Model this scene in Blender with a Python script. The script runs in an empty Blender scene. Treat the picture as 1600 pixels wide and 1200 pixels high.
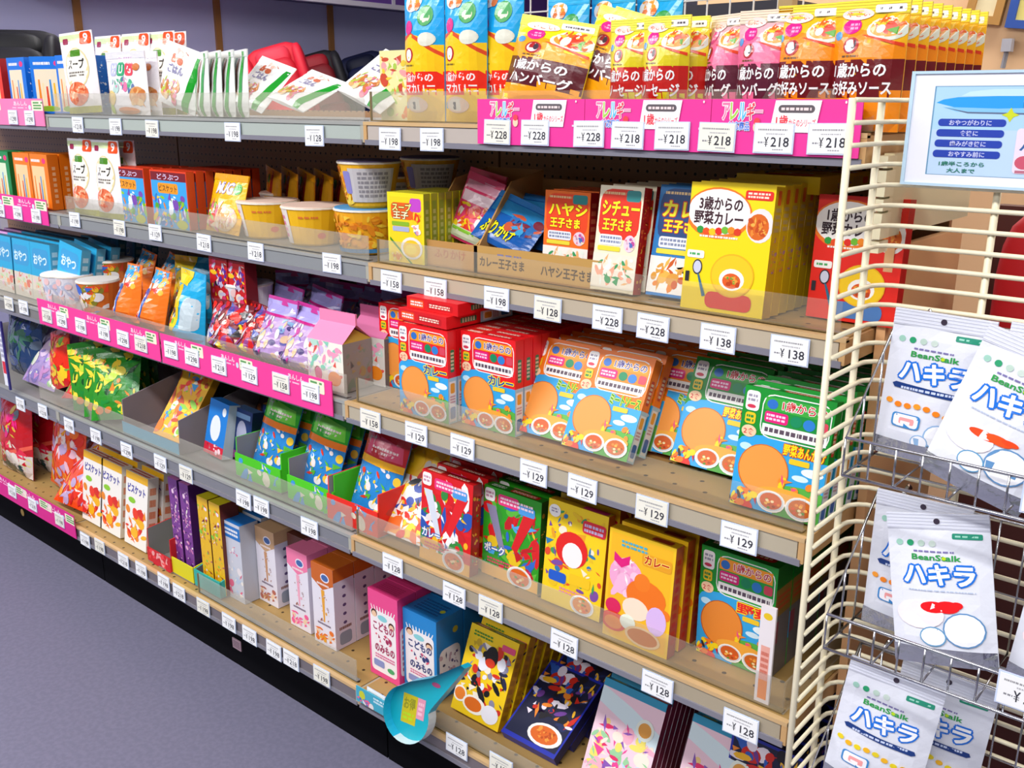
import bpy, math, random
from mathutils import Vector, Matrix
from math import sin, cos, pi, radians as rad

S = bpy.context.scene
COL = S.collection
# ------------------------------------------------------------------ camera, world, lights, exposure
def make_camera():
    cam = bpy.data.cameras.new('camera'); o = bpy.data.objects.new('camera', cam); COL.objects.link(o)
    yaw, pitch, roll = -0.7084, 0.2821, 0.0040
    f = Vector((sin(yaw)*cos(pitch), cos(yaw)*cos(pitch), -sin(pitch)))
    r = Vector((cos(yaw), -sin(yaw), 0)); u = r.cross(f)
    r2 = r*cos(roll)+u*sin(roll); u2 = -r*sin(roll)+u*cos(roll)
    m = Matrix((r2, u2, -f)).transposed().to_4x4(); m.translation = (1.3521, -1.1735, 1.3494)
    o.matrix_world = m; cam.sensor_width = 36; cam.lens = 36*1515.9/1600; cam.clip_start = .01
    S.camera = o
make_camera()
w = bpy.data.worlds.new('store_air'); S.world = w; w.use_nodes = True
w.node_tree.nodes['Background'].inputs[0].default_value = (.93, .96, 1, 1)
w.node_tree.nodes['Background'].inputs[1].default_value = .22
def lamp(x, y, z, sx, sy, e, c=(1, .985, .96)):
    l = bpy.data.lights.new('ceiling_tube_light', 'AREA'); l.shape = 'RECTANGLE'; l.size = sx; l.size_y = sy; l.energy = e; l.color = c
    o = bpy.data.objects.new('ceiling_tube_light', l); o.location = (x, y, z); COL.objects.link(o); return o
for lx in (-3.6, -1.0, 1.6):
    lamp(lx, -1.5, 2.72, 2.3, .25, 60)
    lamp(lx, -2.9, 2.72, 2.3, .25, 46)
    lamp(lx, 1.6, 2.72, 2.3, .25, 44)
S.view_settings.view_transform = 'Standard'; S.view_settings.look = 'None'
S.view_settings.gamma = 1; S.view_settings.use_curve_mapping = False
S.view_settings.exposure = -.06

# ------------------------------------------------------------------ colours and materials
def hx(s):
    s = s.lstrip('#'); v = [int(s[i:i+2], 16)/255 for i in (0, 2, 4)]
    return tuple(((c+.055)/1.055)**2.4 if c > .04045 else c/12.92 for c in v)
def mat(name, col=None, rough=.5, metal=0, attr=False, bump=None, spec=.5, noise=None):
    m = bpy.data.materials.new(name); m.use_nodes = True; nt = m.node_tree; p = nt.nodes['Principled BSDF']
    p.inputs['Roughness'].default_value = rough; p.inputs['Metallic'].default_value = metal
    p.inputs['Specular IOR Level'].default_value = spec
    if attr:
        a = nt.nodes.new('ShaderNodeAttribute'); a.attribute_name = 'Col'; nt.links.new(a.outputs['Color'], p.inputs['Base Color'])
    else:
        p.inputs['Base Color'].default_value = (*hx(col), 1)
    if noise or bump:
        tc = nt.nodes.new('ShaderNodeTexCoord'); n = nt.nodes.new('ShaderNodeTexNoise')
        n.inputs['Scale'].default_value = (noise or bump)[0]; n.inputs['Detail'].default_value = 4
        nt.links.new(tc.outputs['Object'], n.inputs['Vector'])
    if noise:
        mx = nt.nodes.new('ShaderNodeMix'); mx.data_type = 'RGBA'
        mx.inputs['A'].default_value = (*hx(col), 1); mx.inputs['B'].default_value = (*hx(noise[1]), 1)
        rp = nt.nodes.new('ShaderNodeMapRange'); rp.inputs['From Min'].default_value = .4; rp.inputs['From Max'].default_value = .62
        nt.links.new(n.outputs['Fac'], rp.inputs['Value']); nt.links.new(rp.outputs['Result'], mx.inputs['Factor']); nt.links.new(mx.outputs['Result'], p.inputs['Base Color'])
    if bump:
        b = nt.nodes.new('ShaderNodeBump'); b.inputs['Strength'].default_value = bump[1]; b.inputs['Distance'].default_value = .004
        nt.links.new(n.outputs['Fac'], b.inputs['Height']); nt.links.new(b.outputs['Normal'], p.inputs['Normal'])
    return m
def mat_holes(name, col, hole, pitch, r, stag=False, ax='XY', ymax=None, rough=.5):
    m = mat(name, col, rough); nt = m.node_tree; p = nt.nodes['Principled BSDF']; L = nt.links.new
    tc = nt.nodes.new('ShaderNodeTexCoord'); sp = nt.nodes.new('ShaderNodeSeparateXYZ'); L(tc.outputs['Object'], sp.inputs[0])
    def M(op, a, b=None, c=None):
        n = nt.nodes.new('ShaderNodeMath'); n.operation = op
        for i, v in enumerate((a, b, c)):
            if v is None: continue
            if isinstance(v, (int, float)): n.inputs[i].default_value = v
            else: L(v, n.inputs[i])
        return n.outputs[0]
    X = sp.outputs['X']; Y = sp.outputs[ax[1]]
    row = M('FLOOR', M('DIVIDE', Y, pitch[1]))
    if stag: X = M('ADD', X, M('MULTIPLY', M('MODULO', M('ABSOLUTE', row), 2.), pitch[0]/2))
    fx = M('SUBTRACT', M('PINGPONG', X, pitch[0]/2), pitch[0]/4*0); fy = M('PINGPONG', M('ADD', Y, pitch[1]/2), pitch[1]/2)
    d = M('SQRT', M('ADD', M('MULTIPLY', fx, fx), M('MULTIPLY', fy, fy)))
    h = M('LESS_THAN', d, r)
    mx = nt.nodes.new('ShaderNodeMix'); mx.data_type = 'RGBA'
    mx.inputs['A'].default_value = (*hx(col), 1); mx.inputs['B'].default_value = (*hx(hole), 1)
    L(h, mx.inputs['Factor']); L(mx.outputs['Result'], p.inputs['Base Color'])
    return m
def mat_clear(name, tint, alpha, rough=.08):
    m = bpy.data.materials.new(name); m.use_nodes = True; nt = m.node_tree
    for n in list(nt.nodes): nt.nodes.remove(n)
    out = nt.nodes.new('ShaderNodeOutputMaterial'); mx = nt.nodes.new('ShaderNodeMixShader')
    t = nt.nodes.new('ShaderNodeBsdfTransparent'); p = nt.nodes.new('ShaderNodeBsdfPrincipled')
    p.inputs['Base Color'].default_value = (*hx(tint), 1); p.inputs['Roughness'].default_value = rough
    lw = nt.nodes.new('ShaderNodeLayerWeight'); lw.inputs[0].default_value = .3
    ma = nt.nodes.new('ShaderNodeMath'); ma.operation = 'MULTIPLY_ADD'; ma.inputs[1].default_value = .3; ma.inputs[2].default_value = alpha
    nt.links.new(lw.outputs['Fresnel'], ma.inputs[0]); nt.links.new(ma.outputs[0], mx.inputs[0])
    nt.links.new(t.outputs[0], mx.inputs[1]); nt.links.new(p.outputs[0], mx.inputs[2]); nt.links.new(mx.outputs[0], out.inputs[0])
    return m
CARD = mat('printed_card', attr=True, rough=.38)
FILM = mat('printed_film', attr=True, rough=.22, bump=(38, .35), spec=.6)
MATTE = mat('printed_matte', attr=True, rough=.6)
PLAST = mat('moulded_plastic', attr=True, rough=.3)
FOIL = mat('bare_foil', '#c9ccd2', .22, .9, bump=(60, .8))
CHROME = mat('chrome_wire', '#b9bac0', .18, 1)
CREAM = mat('cream_coated_wire', '#ece3c6', .35)
KICK = mat('black_kick_steel', '#040409', .8, spec=.1)
FLOORM = mat('speckled_vinyl', '#6b6a80', .5, noise=(90, '#737188'))
BOARD = mat_holes('pegboard_back', '#a87e58', '#1a120e', (.02, .02), .0028, ax='XZ')
DECKW = mat_holes('cream_shelf_steel', '#a5854e', '#3a2810', (.05, .035), .0035, stag=True)
DECKG = mat('grey_shelf_steel', '#85827f', .4)
WOODEDGE = mat('pale_wood_edge', '#e6c493', .45)
CLEAR = mat_clear('clear_acrylic', '#c9c6b8', .09)
CLEARB = mat_clear('clear_blue_holder', '#b8c8ee', .55)

# ------------------------------------------------------------------ mesh building
class MB:
    def __init__(s): s.v, s.f, s.c = [], [], []
    def face(s, pts, c):
        i = len(s.v); s.v.extend([tuple(p) for p in pts]); s.f.append(tuple(range(i, i+len(pts)))); s.c.append(c)
    def box(s, x0, y0, z0, x1, y1, z1, c=(1, 1, 1), cs=None):
        k = cs or {}
        P = lambda *a: a
        s.face([P(x0,y0,z0),P(x1,y0,z0),P(x1,y0,z1),P(x0,y0,z1)], k.get('f', c))
        s.face([P(x1,y0,z0),P(x1,y1,z0),P(x1,y1,z1),P(x1,y0,z1)], k.get('r', c))
        s.face([P(x1,y1,z0),P(x0,y1,z0),P(x0,y1,z1),P(x1,y1,z1)], k.get('b', c))
        s.face([P(x0,y1,z0),P(x0,y0,z0),P(x0,y0,z1),P(x0,y1,z1)], k.get('l', k.get('r', c)))
        s.face([P(x0,y0,z1),P(x1,y0,z1),P(x1,y1,z1),P(x0,y1,z1)], k.get('t', c))
        s.face([P(x0,y1,z0),P(x1,y1,z0),P(x1,y0,z0),P(x0,y0,z0)], k.get('u', c))
    def tube(s, pts, r, c=(1, 1, 1), n=6):
        rings = []; pts = [Vector(p) for p in pts]
        for i, p in enumerate(pts):
            d = (pts[min(i+1, len(pts)-1)]-pts[max(i-1, 0)]).normalized()
            a = d.cross(Vector((0, 0, 1)) if abs(d.z) < .9 else Vector((1, 0, 0))).normalized(); b = d.cross(a)
            k = len(s.v); s.v.extend([tuple(p+(a*cos(2*pi*j/n)+b*sin(2*pi*j/n))*r) for j in range(n)]); rings.append(k)
        for k0, k1 in zip(rings, rings[1:]):
            for j in range(n):
                s.f.append((k0+j, k0+(j+1) % n, k1+(j+1) % n, k1+j)); s.c.append(c)
        s.f.append(tuple(rings[0]+j for j in reversed(range(n)))); s.c.append(c)
        s.f.append(tuple(rings[-1]+j for j in range(n))); s.c.append(c)
    def lathe(s, prof, n=24, cx=0, cy=0):
        rings = []
        for (r, z, c) in prof:
            k = len(s.v); s.v.extend([(cx+r*cos(2*pi*j/n), cy+r*sin(2*pi*j/n), z) for j in range(n)]); rings.append((k, c))
        for (k0, c), (k1, _) in zip(rings, rings[1:]):
            for j in range(n): s.f.append((k0+j, k0+(j+1) % n, k1+(j+1) % n, k1+j)); s.c.append(c)
        s.f.append(tuple(rings[0][0]+j for j in reversed(range(n)))); s.c.append(rings[0][1])
        s.f.append(tuple(rings[-1][0]+j for j in range(n))); s.c.append(rings[-1][1])
    def blob(s, c0, R, e=.5, c=(1, 1, 1), n=16, rot=None):
        k = len(s.v); sg = lambda x, p: math.copysign(abs(x)**p, x); m = n//2
        for i in range(m+1):
            a = -pi/2+pi*i/m
            for j in range(n):
                b = 2*pi*j/n
                v = Vector((R[0]*sg(cos(a), e)*sg(cos(b), e), R[1]*sg(cos(a), e)*sg(sin(b), e), R[2]*sg(sin(a), e)))
                if rot: v = rot @ v
                s.v.append(tuple(v+Vector(c0)))
        for i in range(m):
            for j in range(n): s.f.append((k+i*n+j, k+i*n+(j+1) % n, k+(i+1)*n+(j+1) % n, k+(i+1)*n+j)); s.c.append(c)
    def mesh(s, name, m, smooth=False):
        me = bpy.data.meshes.new(name); me.from_pydata(s.v, [], s.f)
        at = me.color_attributes.new('Col', 'FLOAT_COLOR', 'CORNER')
        buf = []
        for f, c in zip(s.f, s.c): buf.extend([c[0], c[1], c[2], 1.0]*len(f))
        if len(buf) == 4*len(me.loops): at.data.foreach_set('color', buf)
        me.materials.append(m)
        if smooth: me.polygons.foreach_set('use_smooth', [True]*len(me.polygons))
        me.update(); return me
    def obj(s, name, m, parent=None, smooth=False):
        return link(name, s.mesh(name, m, smooth), parent)
def link(name, me, parent=None):
    o = bpy.data.objects.new(name, me); COL.objects.link(o)
    if parent: o.parent = parent
    return o
def tag(o, label, cat, group=None, kind=None):
    if label: o['label'] = label
    if cat: o['category'] = cat
    if group: o['group'] = group
    if kind: o['kind'] = kind
    return o
def empty(name, loc, label, cat, group=None):
    o = bpy.data.objects.new(name, None); o.empty_display_size = .05; COL.objects.link(o); o.location = loc
    return tag(o, label, cat, group)

_T = {}
def glyphs(s, bold):
    k = (s, bold)
    if k not in _T:
        c = bpy.data.curves.new('t', 'FONT'); c.body = s; c.resolution_u = 2; c.offset = bold
        o = bpy.data.objects.new('t', c); COL.objects.link(o)
        me = bpy.data.meshes.new_from_object(o.evaluated_get(bpy.context.evaluated_depsgraph_get()))
        V = [(v.co.x, v.co.y) for v in me.vertices]; F = [tuple(p.vertices) for p in me.polygons]
        x0 = min(v[0] for v in V); x1 = max(v[0] for v in V); y0 = min(v[1] for v in V); y1 = max(v[1] for v in V)
        _T[k] = ([((a-x0)/(x1-x0), (b-y0)/(y1-y0)) for a, b in V], F)
        bpy.data.objects.remove(o); bpy.data.curves.remove(c); bpy.data.meshes.remove(me)
    return _T[k]

class Art:
    """flat print laid on a surface: M(u,v,offset) gives the point; nx, ny are the surface's grid"""
    def __init__(s, mb, M, nx=1, ny=1, eps=.00002, wh=(1, 1)):
        s.mb, s.M, s.nx, s.ny, s.eps, s.k, s.wh = mb, M, nx, ny, eps, 0, wh
    def _emit(s, poly, c):
        s.mb.face([s.M(min(max(u, 0), 1), min(max(v, 0), 1), s.k*s.eps) for u, v in poly], c)
    def poly(s, P, c, lay=True):
        c = hx(c) if isinstance(c, str) else c
        if lay: s.k += 1
        if s.nx == 1 and s.ny == 1:
            return s._emit(P, c)
        def cut(P, ax, a, b):
            for lim, sg in ((a, 1), (b, -1)):
                Q = []
                for i in range(len(P)):
                    p, q = P[i], P[(i+1) % len(P)]; dp, dq = (p[ax]-lim)*sg, (q[ax]-lim)*sg
                    if dp >= 0: Q.append(p)
                    if dp*dq < 0:
                        t = dp/(dp-dq); Q.append((p[0]+(q[0]-p[0])*t, p[1]+(q[1]-p[1])*t))
                P = Q
                if len(P) < 3: return []
            return P
        for i in range(s.nx):
            A = cut(P, 0, i/s.nx, (i+1)/s.nx)
            if A:
                for j in range(s.ny):
                    B = cut(A, 1, j/s.ny, (j+1)/s.ny)
                    if B: s._emit(B, c)
    def rect(s, x0, y0, x1, y1, c): s.poly([(x0, y0), (x1, y0), (x1, y1), (x0, y1)], c)
    def ell(s, cx, cy, rx, ry, c, n=18): s.poly([(cx+rx*cos(2*pi*i/n), cy+ry*sin(2*pi*i/n)) for i in range(n)], c)
    def rrect(s, x0, y0, x1, y1, c, r=.25):
        w_, h_ = x1-x0, y1-y0; W, H = s.wh; q = min(w_*W, h_*H)*r; rx, ry = q/W, q/H; P = []
        for cx, cy, a in ((x1-rx, y1-ry, 0), (x0+rx, y1-ry, 90), (x0+rx, y0+ry, 180), (x1-rx, y0+ry, 270)):
            for k in range(4): t = rad(a+k*30); P.append((cx+rx*cos(t), cy+ry*sin(t)))
        s.poly(P, c)
    def text(s, t, x0, y0, x1, y1, c, out=None, bold=.02, ow=.05):
        c = hx(c) if isinstance(c, str) else c
        W, H = s.wh; cell = min((x1-x0)*W/max(len(t), 1), (y1-y0)*H)
        def put(dx, dy, col, bd):
            V, F = glyphs(t, bd); i = len(s.mb.v)
            s.mb.v.extend([tuple(s.M(min(max(x0+dx/W+a*(x1-x0), 0), 1), min(max(y0+dy/H+b*(y1-y0), 0), 1), s.k*s.eps)) for a, b in V])
            for f in F: s.mb.f.append(tuple(i+j for j in f)); s.mb.c.append(col)
        if out:
            s.k += 1; oc = hx(out); g = cell*ow*1.3
            for q in range(8): s.k += .6; put(g*cos(q*pi/4), g*sin(q*pi/4), oc, .02)
            s.k += 1
        s.k += 1
        if bold > .03:
            g = cell*(bold-.02)*.8
            for q in range(4): s.k += .6; put(g*cos(q*pi/2+.8), g*sin(q*pi/2+.8), c, .015)
        else: put(0, 0, c, bold)
    def bars(s, x0, y0, x1, y1, n, c, seed=0):
        R = random.Random(seed); h = (y1-y0)/n; s.k += 1
        for i in range(n):
            x = x0
            while x < x1-.01:
                wd = min(R.uniform(.02, .07), x1-x); s.poly([(x, y0+h*(i+.2)), (x+wd*.75, y0+h*(i+.2)), (x+wd*.75, y0+h*(i+.8)), (x, y0+h*(i+.8))], c, False); x += wd
    def bowl(s, cx, cy, r, food='#d2601c', rim='#f4f1ea', seed=1):
        W, H = s.wh; ry = r*W/H*.72; R = random.Random(seed)
        s.ell(cx, cy, r, ry, rim); s.ell(cx, cy, r*.9, ry*.88, '#cfd6dc'); s.ell(cx, cy+ry*.04, r*.78, ry*.76, food)
        for c in ('#e98a35', '#a83e12', '#f0b04a', '#5d8c2c', '#e2521f', '#f4d9a8'):
            for _ in range(2):
                a = R.uniform(0, 6.3); q = R.uniform(.1, .6)*r; s.ell(cx+q*cos(a), cy+q*sin(a)*ry/r, r*.13, ry*.13, c, 6)
    def confetti(s, x0, y0, x1, y1, n, cols, seed=0, sz=(.03, .09)):
        R = random.Random(seed)
        for i in range(n):
            for rep in range(3):
                a, b = R.uniform(x0, x1), R.uniform(y0, y1); r = R.uniform(*sz)*(1.15, .8, .6)[rep]; t0 = R.uniform(0, pi); ty = R.random(); W, H = s.wh
                k, ra, rb = (12, r, r*.8) if ty < .3 else ((4, r*1.3, r*.3) if ty < .55 else ((3, r*1.1, r*.7) if ty < .75 else (8, r*1.2, r*.45)))
                s.poly([(a+(ra*cos(2*pi*j/k)*cos(t0)-rb*sin(2*pi*j/k)*sin(t0)), b+(ra*cos(2*pi*j/k)*sin(t0)+rb*sin(2*pi*j/k)*cos(t0))*W/H) for j in range(k)], R.choice(cols), False); s.k += .4

MESH = {}; SIZE = {}
def carton(name, W, H, D, base, front=None, side=None, top=None, cs=None, m=None):
    """a folded card box standing on its base, origin at the bottom front edge's middle"""
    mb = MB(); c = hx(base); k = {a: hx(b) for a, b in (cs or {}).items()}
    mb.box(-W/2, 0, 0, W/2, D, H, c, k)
    if front: front(Art(mb, lambda u, v, o: (-W/2+u*W, -o-.0001, v*H), wh=(W, H)))
    if side: side(Art(mb, lambda u, v, o: (W/2+o+.0001, u*D, v*H), wh=(D, H)))
    if top: top(Art(mb, lambda u, v, o: (-W/2+u*W, v*D, H+o+.0001), wh=(W, D)))
    MESH[name] = [(None, mb.mesh(name, m or CARD))]; SIZE[name] = (W, H, D)
def pouch(name, W, H, T, base, front=None, stand=True, back=None, m=None, seal=None, seed=0, hole=False, narrow=0, foot=None):
    """a filled film bag with flat crimped seals; origin at the bottom middle"""
    nx, ny = 8, 12; R = random.Random(seed); ph = [R.uniform(0, 6) for _ in range(4)]
    def prof(v):
        if v > .9: return .04
        return (.3+.7*min(1, v/.12))*(1-v/.9)**.55*1.1 if stand else max(.05, sin(pi*min(1, v/.9))**.55)
    def P(i, j):
        u, v = i/nx, j/ny; x = (u-.5)*W*(1-narrow*sin(pi*v))
        t = T*prof(v)*sin(pi*u)**.7 if 0 < i < nx else 0
        t += T*.10*sin(9*u+ph[0]+5*v)*sin(11*v+ph[1])*sin(pi*u)
        return Vector((x, -t, v*H))
    G = [[P(i, j) for j in range(ny+1)] for i in range(nx+1)]
    def M(u, v, o, sgn=1):
        a, b = u*nx, v*ny; i, j = min(int(a), nx-1), min(int(b), ny-1); a -= i; b -= j
        p = G[i][j]*(1-a)*(1-b)+G[i+1][j]*a*(1-b)+G[i][j+1]*(1-a)*b+G[i+1][j+1]*a*b
        return Vector((p.x, p.y-o, p.z)) if sgn > 0 else Vector((p.x, -p.y*.5+.0015+o, p.z))
    mb = MB(); cb = hx(base); jt = ny if not seal else 11
    for i in range(nx):
        for j in range(jt):
            mb.face([M(i/nx, j/ny, 0), M((i+1)/nx, j/ny, 0), M((i+1)/nx, (j+1)/ny, 0), M(i/nx, (j+1)/ny, 0)], cb)
            mb.face([M((i+1)/nx, j/ny, 0, -1), M(i/nx, j/ny, 0, -1), M(i/nx, (j+1)/ny, 0, -1), M((i+1)/nx, (j+1)/ny, 0, -1)], hx(back) if back else cb)
        mb.face([M(i/nx, 0, 0), M((i+1)/nx, 0, 0), M((i+1)/nx, 0, 0, -1), M(i/nx, 0, 0, -1)], cb)
        for e in (0, 1): pass
    for e in (0, 1):
        for j in range(jt): mb.face([M(e, j/ny, 0), M(e, (j+1)/ny, 0), M(e, (j+1)/ny, 0, -1), M(e, j/ny, 0, -1)], cb)
    if front: front(Art(mb, lambda u, v, o: M(u, v, o+.0006), nx, ny, .00003, (W, H)))
    parts = [(None, mb.mesh(name, m or FILM))]
    if seal:
        sb = MB(); z0, z1 = H*11/ny, H*1.03; hw = W/2
        sb.box(-hw, -.0012, z0, hw, .0022, z1, hx(seal))
        for k in range(5): z = z0+(z1-z0)*(k+.5)/5; sb.box(-hw, -.0017, z-.0004, hw, -.0012, z+.0004, hx(seal))
        if hole: sb.lathe([(.0035, -.0005, hx('#3a3040')), (.0035, .0005, hx('#3a3040'))], 12)
        if hole:
            n = len(sb.v)-24
            for q in range(n, len(sb.v)): x, y, z = sb.v[q]; sb.v[q] = (x, -.0019+z*.4, (z0+z1)/2+y)
        parts.append(('crimped_seal', sb.mesh(name+'_seal', m or FILM)))
    if foot:
        fb = MB()
        for i in range(nx):
            for (v0, v1) in ((0, foot/2), (foot/2, foot)):
                P_ = [M(i/nx, v0, .0025), M((i+1)/nx, v0, .0025), M((i+1)/nx, v1, .0025), M(i/nx, v1, .0025)]
                fb.face([p+Vector((0, 0, -.004 if n_ < 2 and v0 == 0 else 0)) for n_, p in enumerate(P_)], hx('#c8ccd4'))
        parts.append(('foil_foot', fb.mesh(name+'_foot', FOIL)))
    MESH[name] = parts; SIZE[name] = (W, H, T)
def parts_design(name, W, H, D, parts): MESH[name] = parts; SIZE[name] = (W, H, D)

ORD = ['front', 'second', 'third', 'fourth', 'fifth', 'sixth', 'seventh', 'eighth', 'ninth', 'tenth', 'eleventh', 'twelfth', 'thirteenth', 'fourteenth', 'fifteenth', 'sixteenth', 'seventeenth', 'eighteenth', 'nineteenth', 'twentieth']
Z = {1: 1.3166, 2: 1.0669, 3: .8175, 4: .5455, 5: .2065}
def st(kind, des, row, xl, y, label, cat, n=1, dy=None, lean=0, yaw=0, roll=0, dz=0, dx=0, group=None, jit=0, leanstep=0, sc=1):
    """stand n packages one behind another on shelf `row`; xl is the left bottom corner of the front one"""
    W, H, D = SIZE[des]; R = random.Random(label)
    z0 = (Z[row] if row else 0)+dz+abs(sin(rad(roll)))*W/2*sc
    for i in range(n):
        le = lean+leanstep*i
        me = MESH[des]; o = link(kind, me[0][1])
        for pn, pm in me[1:]: link(pn, pm, o)
        yy = y+i*(dy if dy is not None else D*1.04/max(cos(rad(le)), .5))
        o.location = (xl+W*sc/2*cos(rad(yaw))+dx*i+(R.uniform(-1, 1)*jit if i else 0), yy, z0+max(0, D*sin(rad(le)))*sc+.0008)
        o.rotation_euler = (-rad(le), rad(roll), rad(yaw+(R.uniform(-1, 1)*jit*200 if i else 0)))
        if sc != 1: o.scale = (sc, sc, sc)
        lb = label if n == 1 else '%s, %s in file' % (label, ORD[i])
        tag(o, lb, cat, group or (label if n > 1 else None))
    return o
# ------------------------------------------------------------------ package designs
WH, DK = '#f6f4f2', '#2a2630'
def curry_art(base, panel, tcol, tout, title, disc='#f29a45', accents=('#e0187a', '#0b8a5a', '#2a7fd0'), head='#f59a20', rim='#c96a1e'):
    def f(a):
        a.rect(0, 0, 1, .5, '#2fa4e4'); a.ell(.36, .48, .42, .14, '#2fa4e4')
        a.ell(.86, .40, .12, .035, '#e9f5fb'); a.ell(.74, .34, .09, .025, '#d4ecf8'); a.ell(.1, .5, .07, .03, '#bfe4f6')
        a.rect(.5, .0, 1, .22, '#4aa03c'); a.ell(.8, .22, .3, .05, '#58b043')
        a.rrect(.22, .605, .975, .965, WH); a.rrect(.232, .614, .963, .956, panel)
        a.rect(.25, .835, .94, .94, head); a.text('1歳からの', .44, .85, .92, .93, '#3a2c8c' if base != '#0f8f2c' else '#c8161e', WH)
        a.ell(.33, .885, .06, .04, '#2a6fc4')
        a.rrect(.26, .735, .52, .825, accents[0]); a.bars(.28, .75, .5, .81, 2, '#fbd3ea', 3)
        a.ell(.61, .78, .065, .045, accents[1]); a.ell(.75, .775, .065, .045, accents[2]); a.rrect(.84, .74, .95, .82, '#d8455a')
        a.rect(.25, .63, .955, .72, WH); a.bars(.28, .645, .93, .705, 1, '#5a4a5a', 5)
        a.rrect(.03, .8, .185, .965, WH); a.bars(.05, .87, .165, .94, 2, '#9a95a8', 8); a.ell(.1, .835, .05, .016, '#cf3350')
        a.rrect(.045, .69, .165, .785, '#e8c51c'); a.bars(.06, .7, .15, .77, 2, '#1c8a3c', 2)
        a.ell(.11, .63, .085, .05, '#f3cda6'); a.text('2食', .05, .6, .17, .655, '#d02030')
        a.ell(.33, .335, .285, .215, rim, 28); a.ell(.33, .337, .272, .205, disc, 28)
        a.text(title, .52, .5, .97, .595, tcol, tout, .05, .09)
        a.rrect(.6, .44, .82, .485, '#f2c822')
        a.confetti(.0, .0, .3, .14, 9, ['#d3161c', '#f2d416', '#e02a20', '#f5e030', '#2c2430', '#f07a18'], 4, (.04, .08))
        a.confetti(.5, .2, .95, .3, 4, ['#f4d41a', '#e8527c', '#6ab83a', '#f08a28'], 9, (.03, .06))
        a.ell(.62, .16, .34, .07, '#f0a83c'); a.bowl(.47, .1, .16, '#cf5a1e', seed=2); a.bowl(.8, .1, .17, '#c8641e', seed=3)
    return f
def curry_side(base):
    def f(a):
        a.rect(0, 0, 1, .5, '#a9cfe4'); a.rect(.12, .02, .88, .46, '#e9ecf0'); a.rrect(.25, .33, .75, .44, '#eba536')
        a.bars(.2, .22, .8, .31, 3, '#c08a9a', 1); a.rrect(.2, .05, .8, .18, '#3f6cb4'); a.rrect(.28, .56, .72, .8, '#2e7a50' if base[1] == 'e' else '#c83c2a'); a.bars(.32, .58, .68, .78, 5, '#e9d9b8', 2)
    return f
def curry_top(c1, c2='#f0c04a'):
    def f(a):
        a.rrect(.06, .15, .34, .8, c2); a.bars(.08, .25, .32, .7, 2, WH, 3); a.rrect(.42, .2, .9, .75, c1); a.bars(.45, .3, .85, .65, 2, '#f4e6d2', 5)
    return f
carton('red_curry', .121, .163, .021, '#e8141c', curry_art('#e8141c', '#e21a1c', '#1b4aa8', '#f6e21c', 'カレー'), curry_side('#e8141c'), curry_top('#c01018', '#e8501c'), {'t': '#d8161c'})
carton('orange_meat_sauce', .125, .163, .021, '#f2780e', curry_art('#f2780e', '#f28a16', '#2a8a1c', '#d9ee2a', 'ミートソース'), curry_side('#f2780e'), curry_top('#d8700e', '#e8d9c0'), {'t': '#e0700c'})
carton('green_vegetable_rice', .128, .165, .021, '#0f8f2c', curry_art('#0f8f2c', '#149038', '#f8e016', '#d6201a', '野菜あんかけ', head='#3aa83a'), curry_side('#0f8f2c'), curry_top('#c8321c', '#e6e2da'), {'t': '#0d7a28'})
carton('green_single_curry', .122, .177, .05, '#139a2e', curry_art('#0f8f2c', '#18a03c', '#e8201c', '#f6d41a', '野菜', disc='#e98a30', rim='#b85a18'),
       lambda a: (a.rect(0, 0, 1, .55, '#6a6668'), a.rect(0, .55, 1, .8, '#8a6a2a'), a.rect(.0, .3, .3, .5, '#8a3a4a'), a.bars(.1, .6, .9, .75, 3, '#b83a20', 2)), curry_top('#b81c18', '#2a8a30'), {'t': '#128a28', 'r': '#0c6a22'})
def tiger_free(base, band, title1, title2, tc):
    def f(a):
        a.ell(.36, .77, .4, .2, '#ee7a1e', 28); a.ell(.36, .78, .375, .175, WH, 28)
        a.text(title1, .12, .79, .64, .895, tc, None, .05); a.text(title2, .07, .68, .66, .785, tc, None, .05)
        a.ell(.86, .7, .16, .13, '#e6e2e2'); a.ell(.84, .69, .125, .1, '#d8661a'); a.confetti(.75, .63, .92, .74, 10, ['#e88a32', '#c24a12', '#f0b04a'], 2, (.02, .035))
        a.rrect(.66, .89, .98, .96, '#e02a20'); a.bars(.69, .9, .95, .95, 2, '#fbe0d0', 4)
        for i, c in enumerate(('#2f9a40', '#e8501c', '#f2c41a', '#e02a1e', '#6fb832', '#f08a1e', '#d83a1a')): a.ell(.16+i*.075, .635-.012*math.sin(i), .045, .03, c, 8)
        a.bars(.16, .575, .62, .6, 1, WH, 7)
        a.rrect(.03, .41, .24, .47, WH); a.bars(.06, .425, .2, .455, 1, '#4aa860', 1)
        a.ell(.17, .34, .06, .06, DK); a.ell(.17, .34, .048, .049, '#c9cde0'); a.poly([(.175, .29), (.2, .285), (.3, .12), (.26, .11)], '#2c6a8a')
        a.rrect(.3, .03, .86, .16, band, .4); a.ell(.6, .3, .26, .17, '#e8b21a', 28); a.ell(.6, .3, .245, .158, '#f2c81e', 28)
        a.ell(.6, .27, .15, .085, WH); a.ell(.6, .26, .11, .06, '#de5a1e'); a.confetti(.52, .23, .68, .29, 6, ['#f09a3a', '#b8400f', '#5fa034'], 3, (.02, .03))
        a.text('1', .03, .22, .08, .3, DK)
    return f
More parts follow.
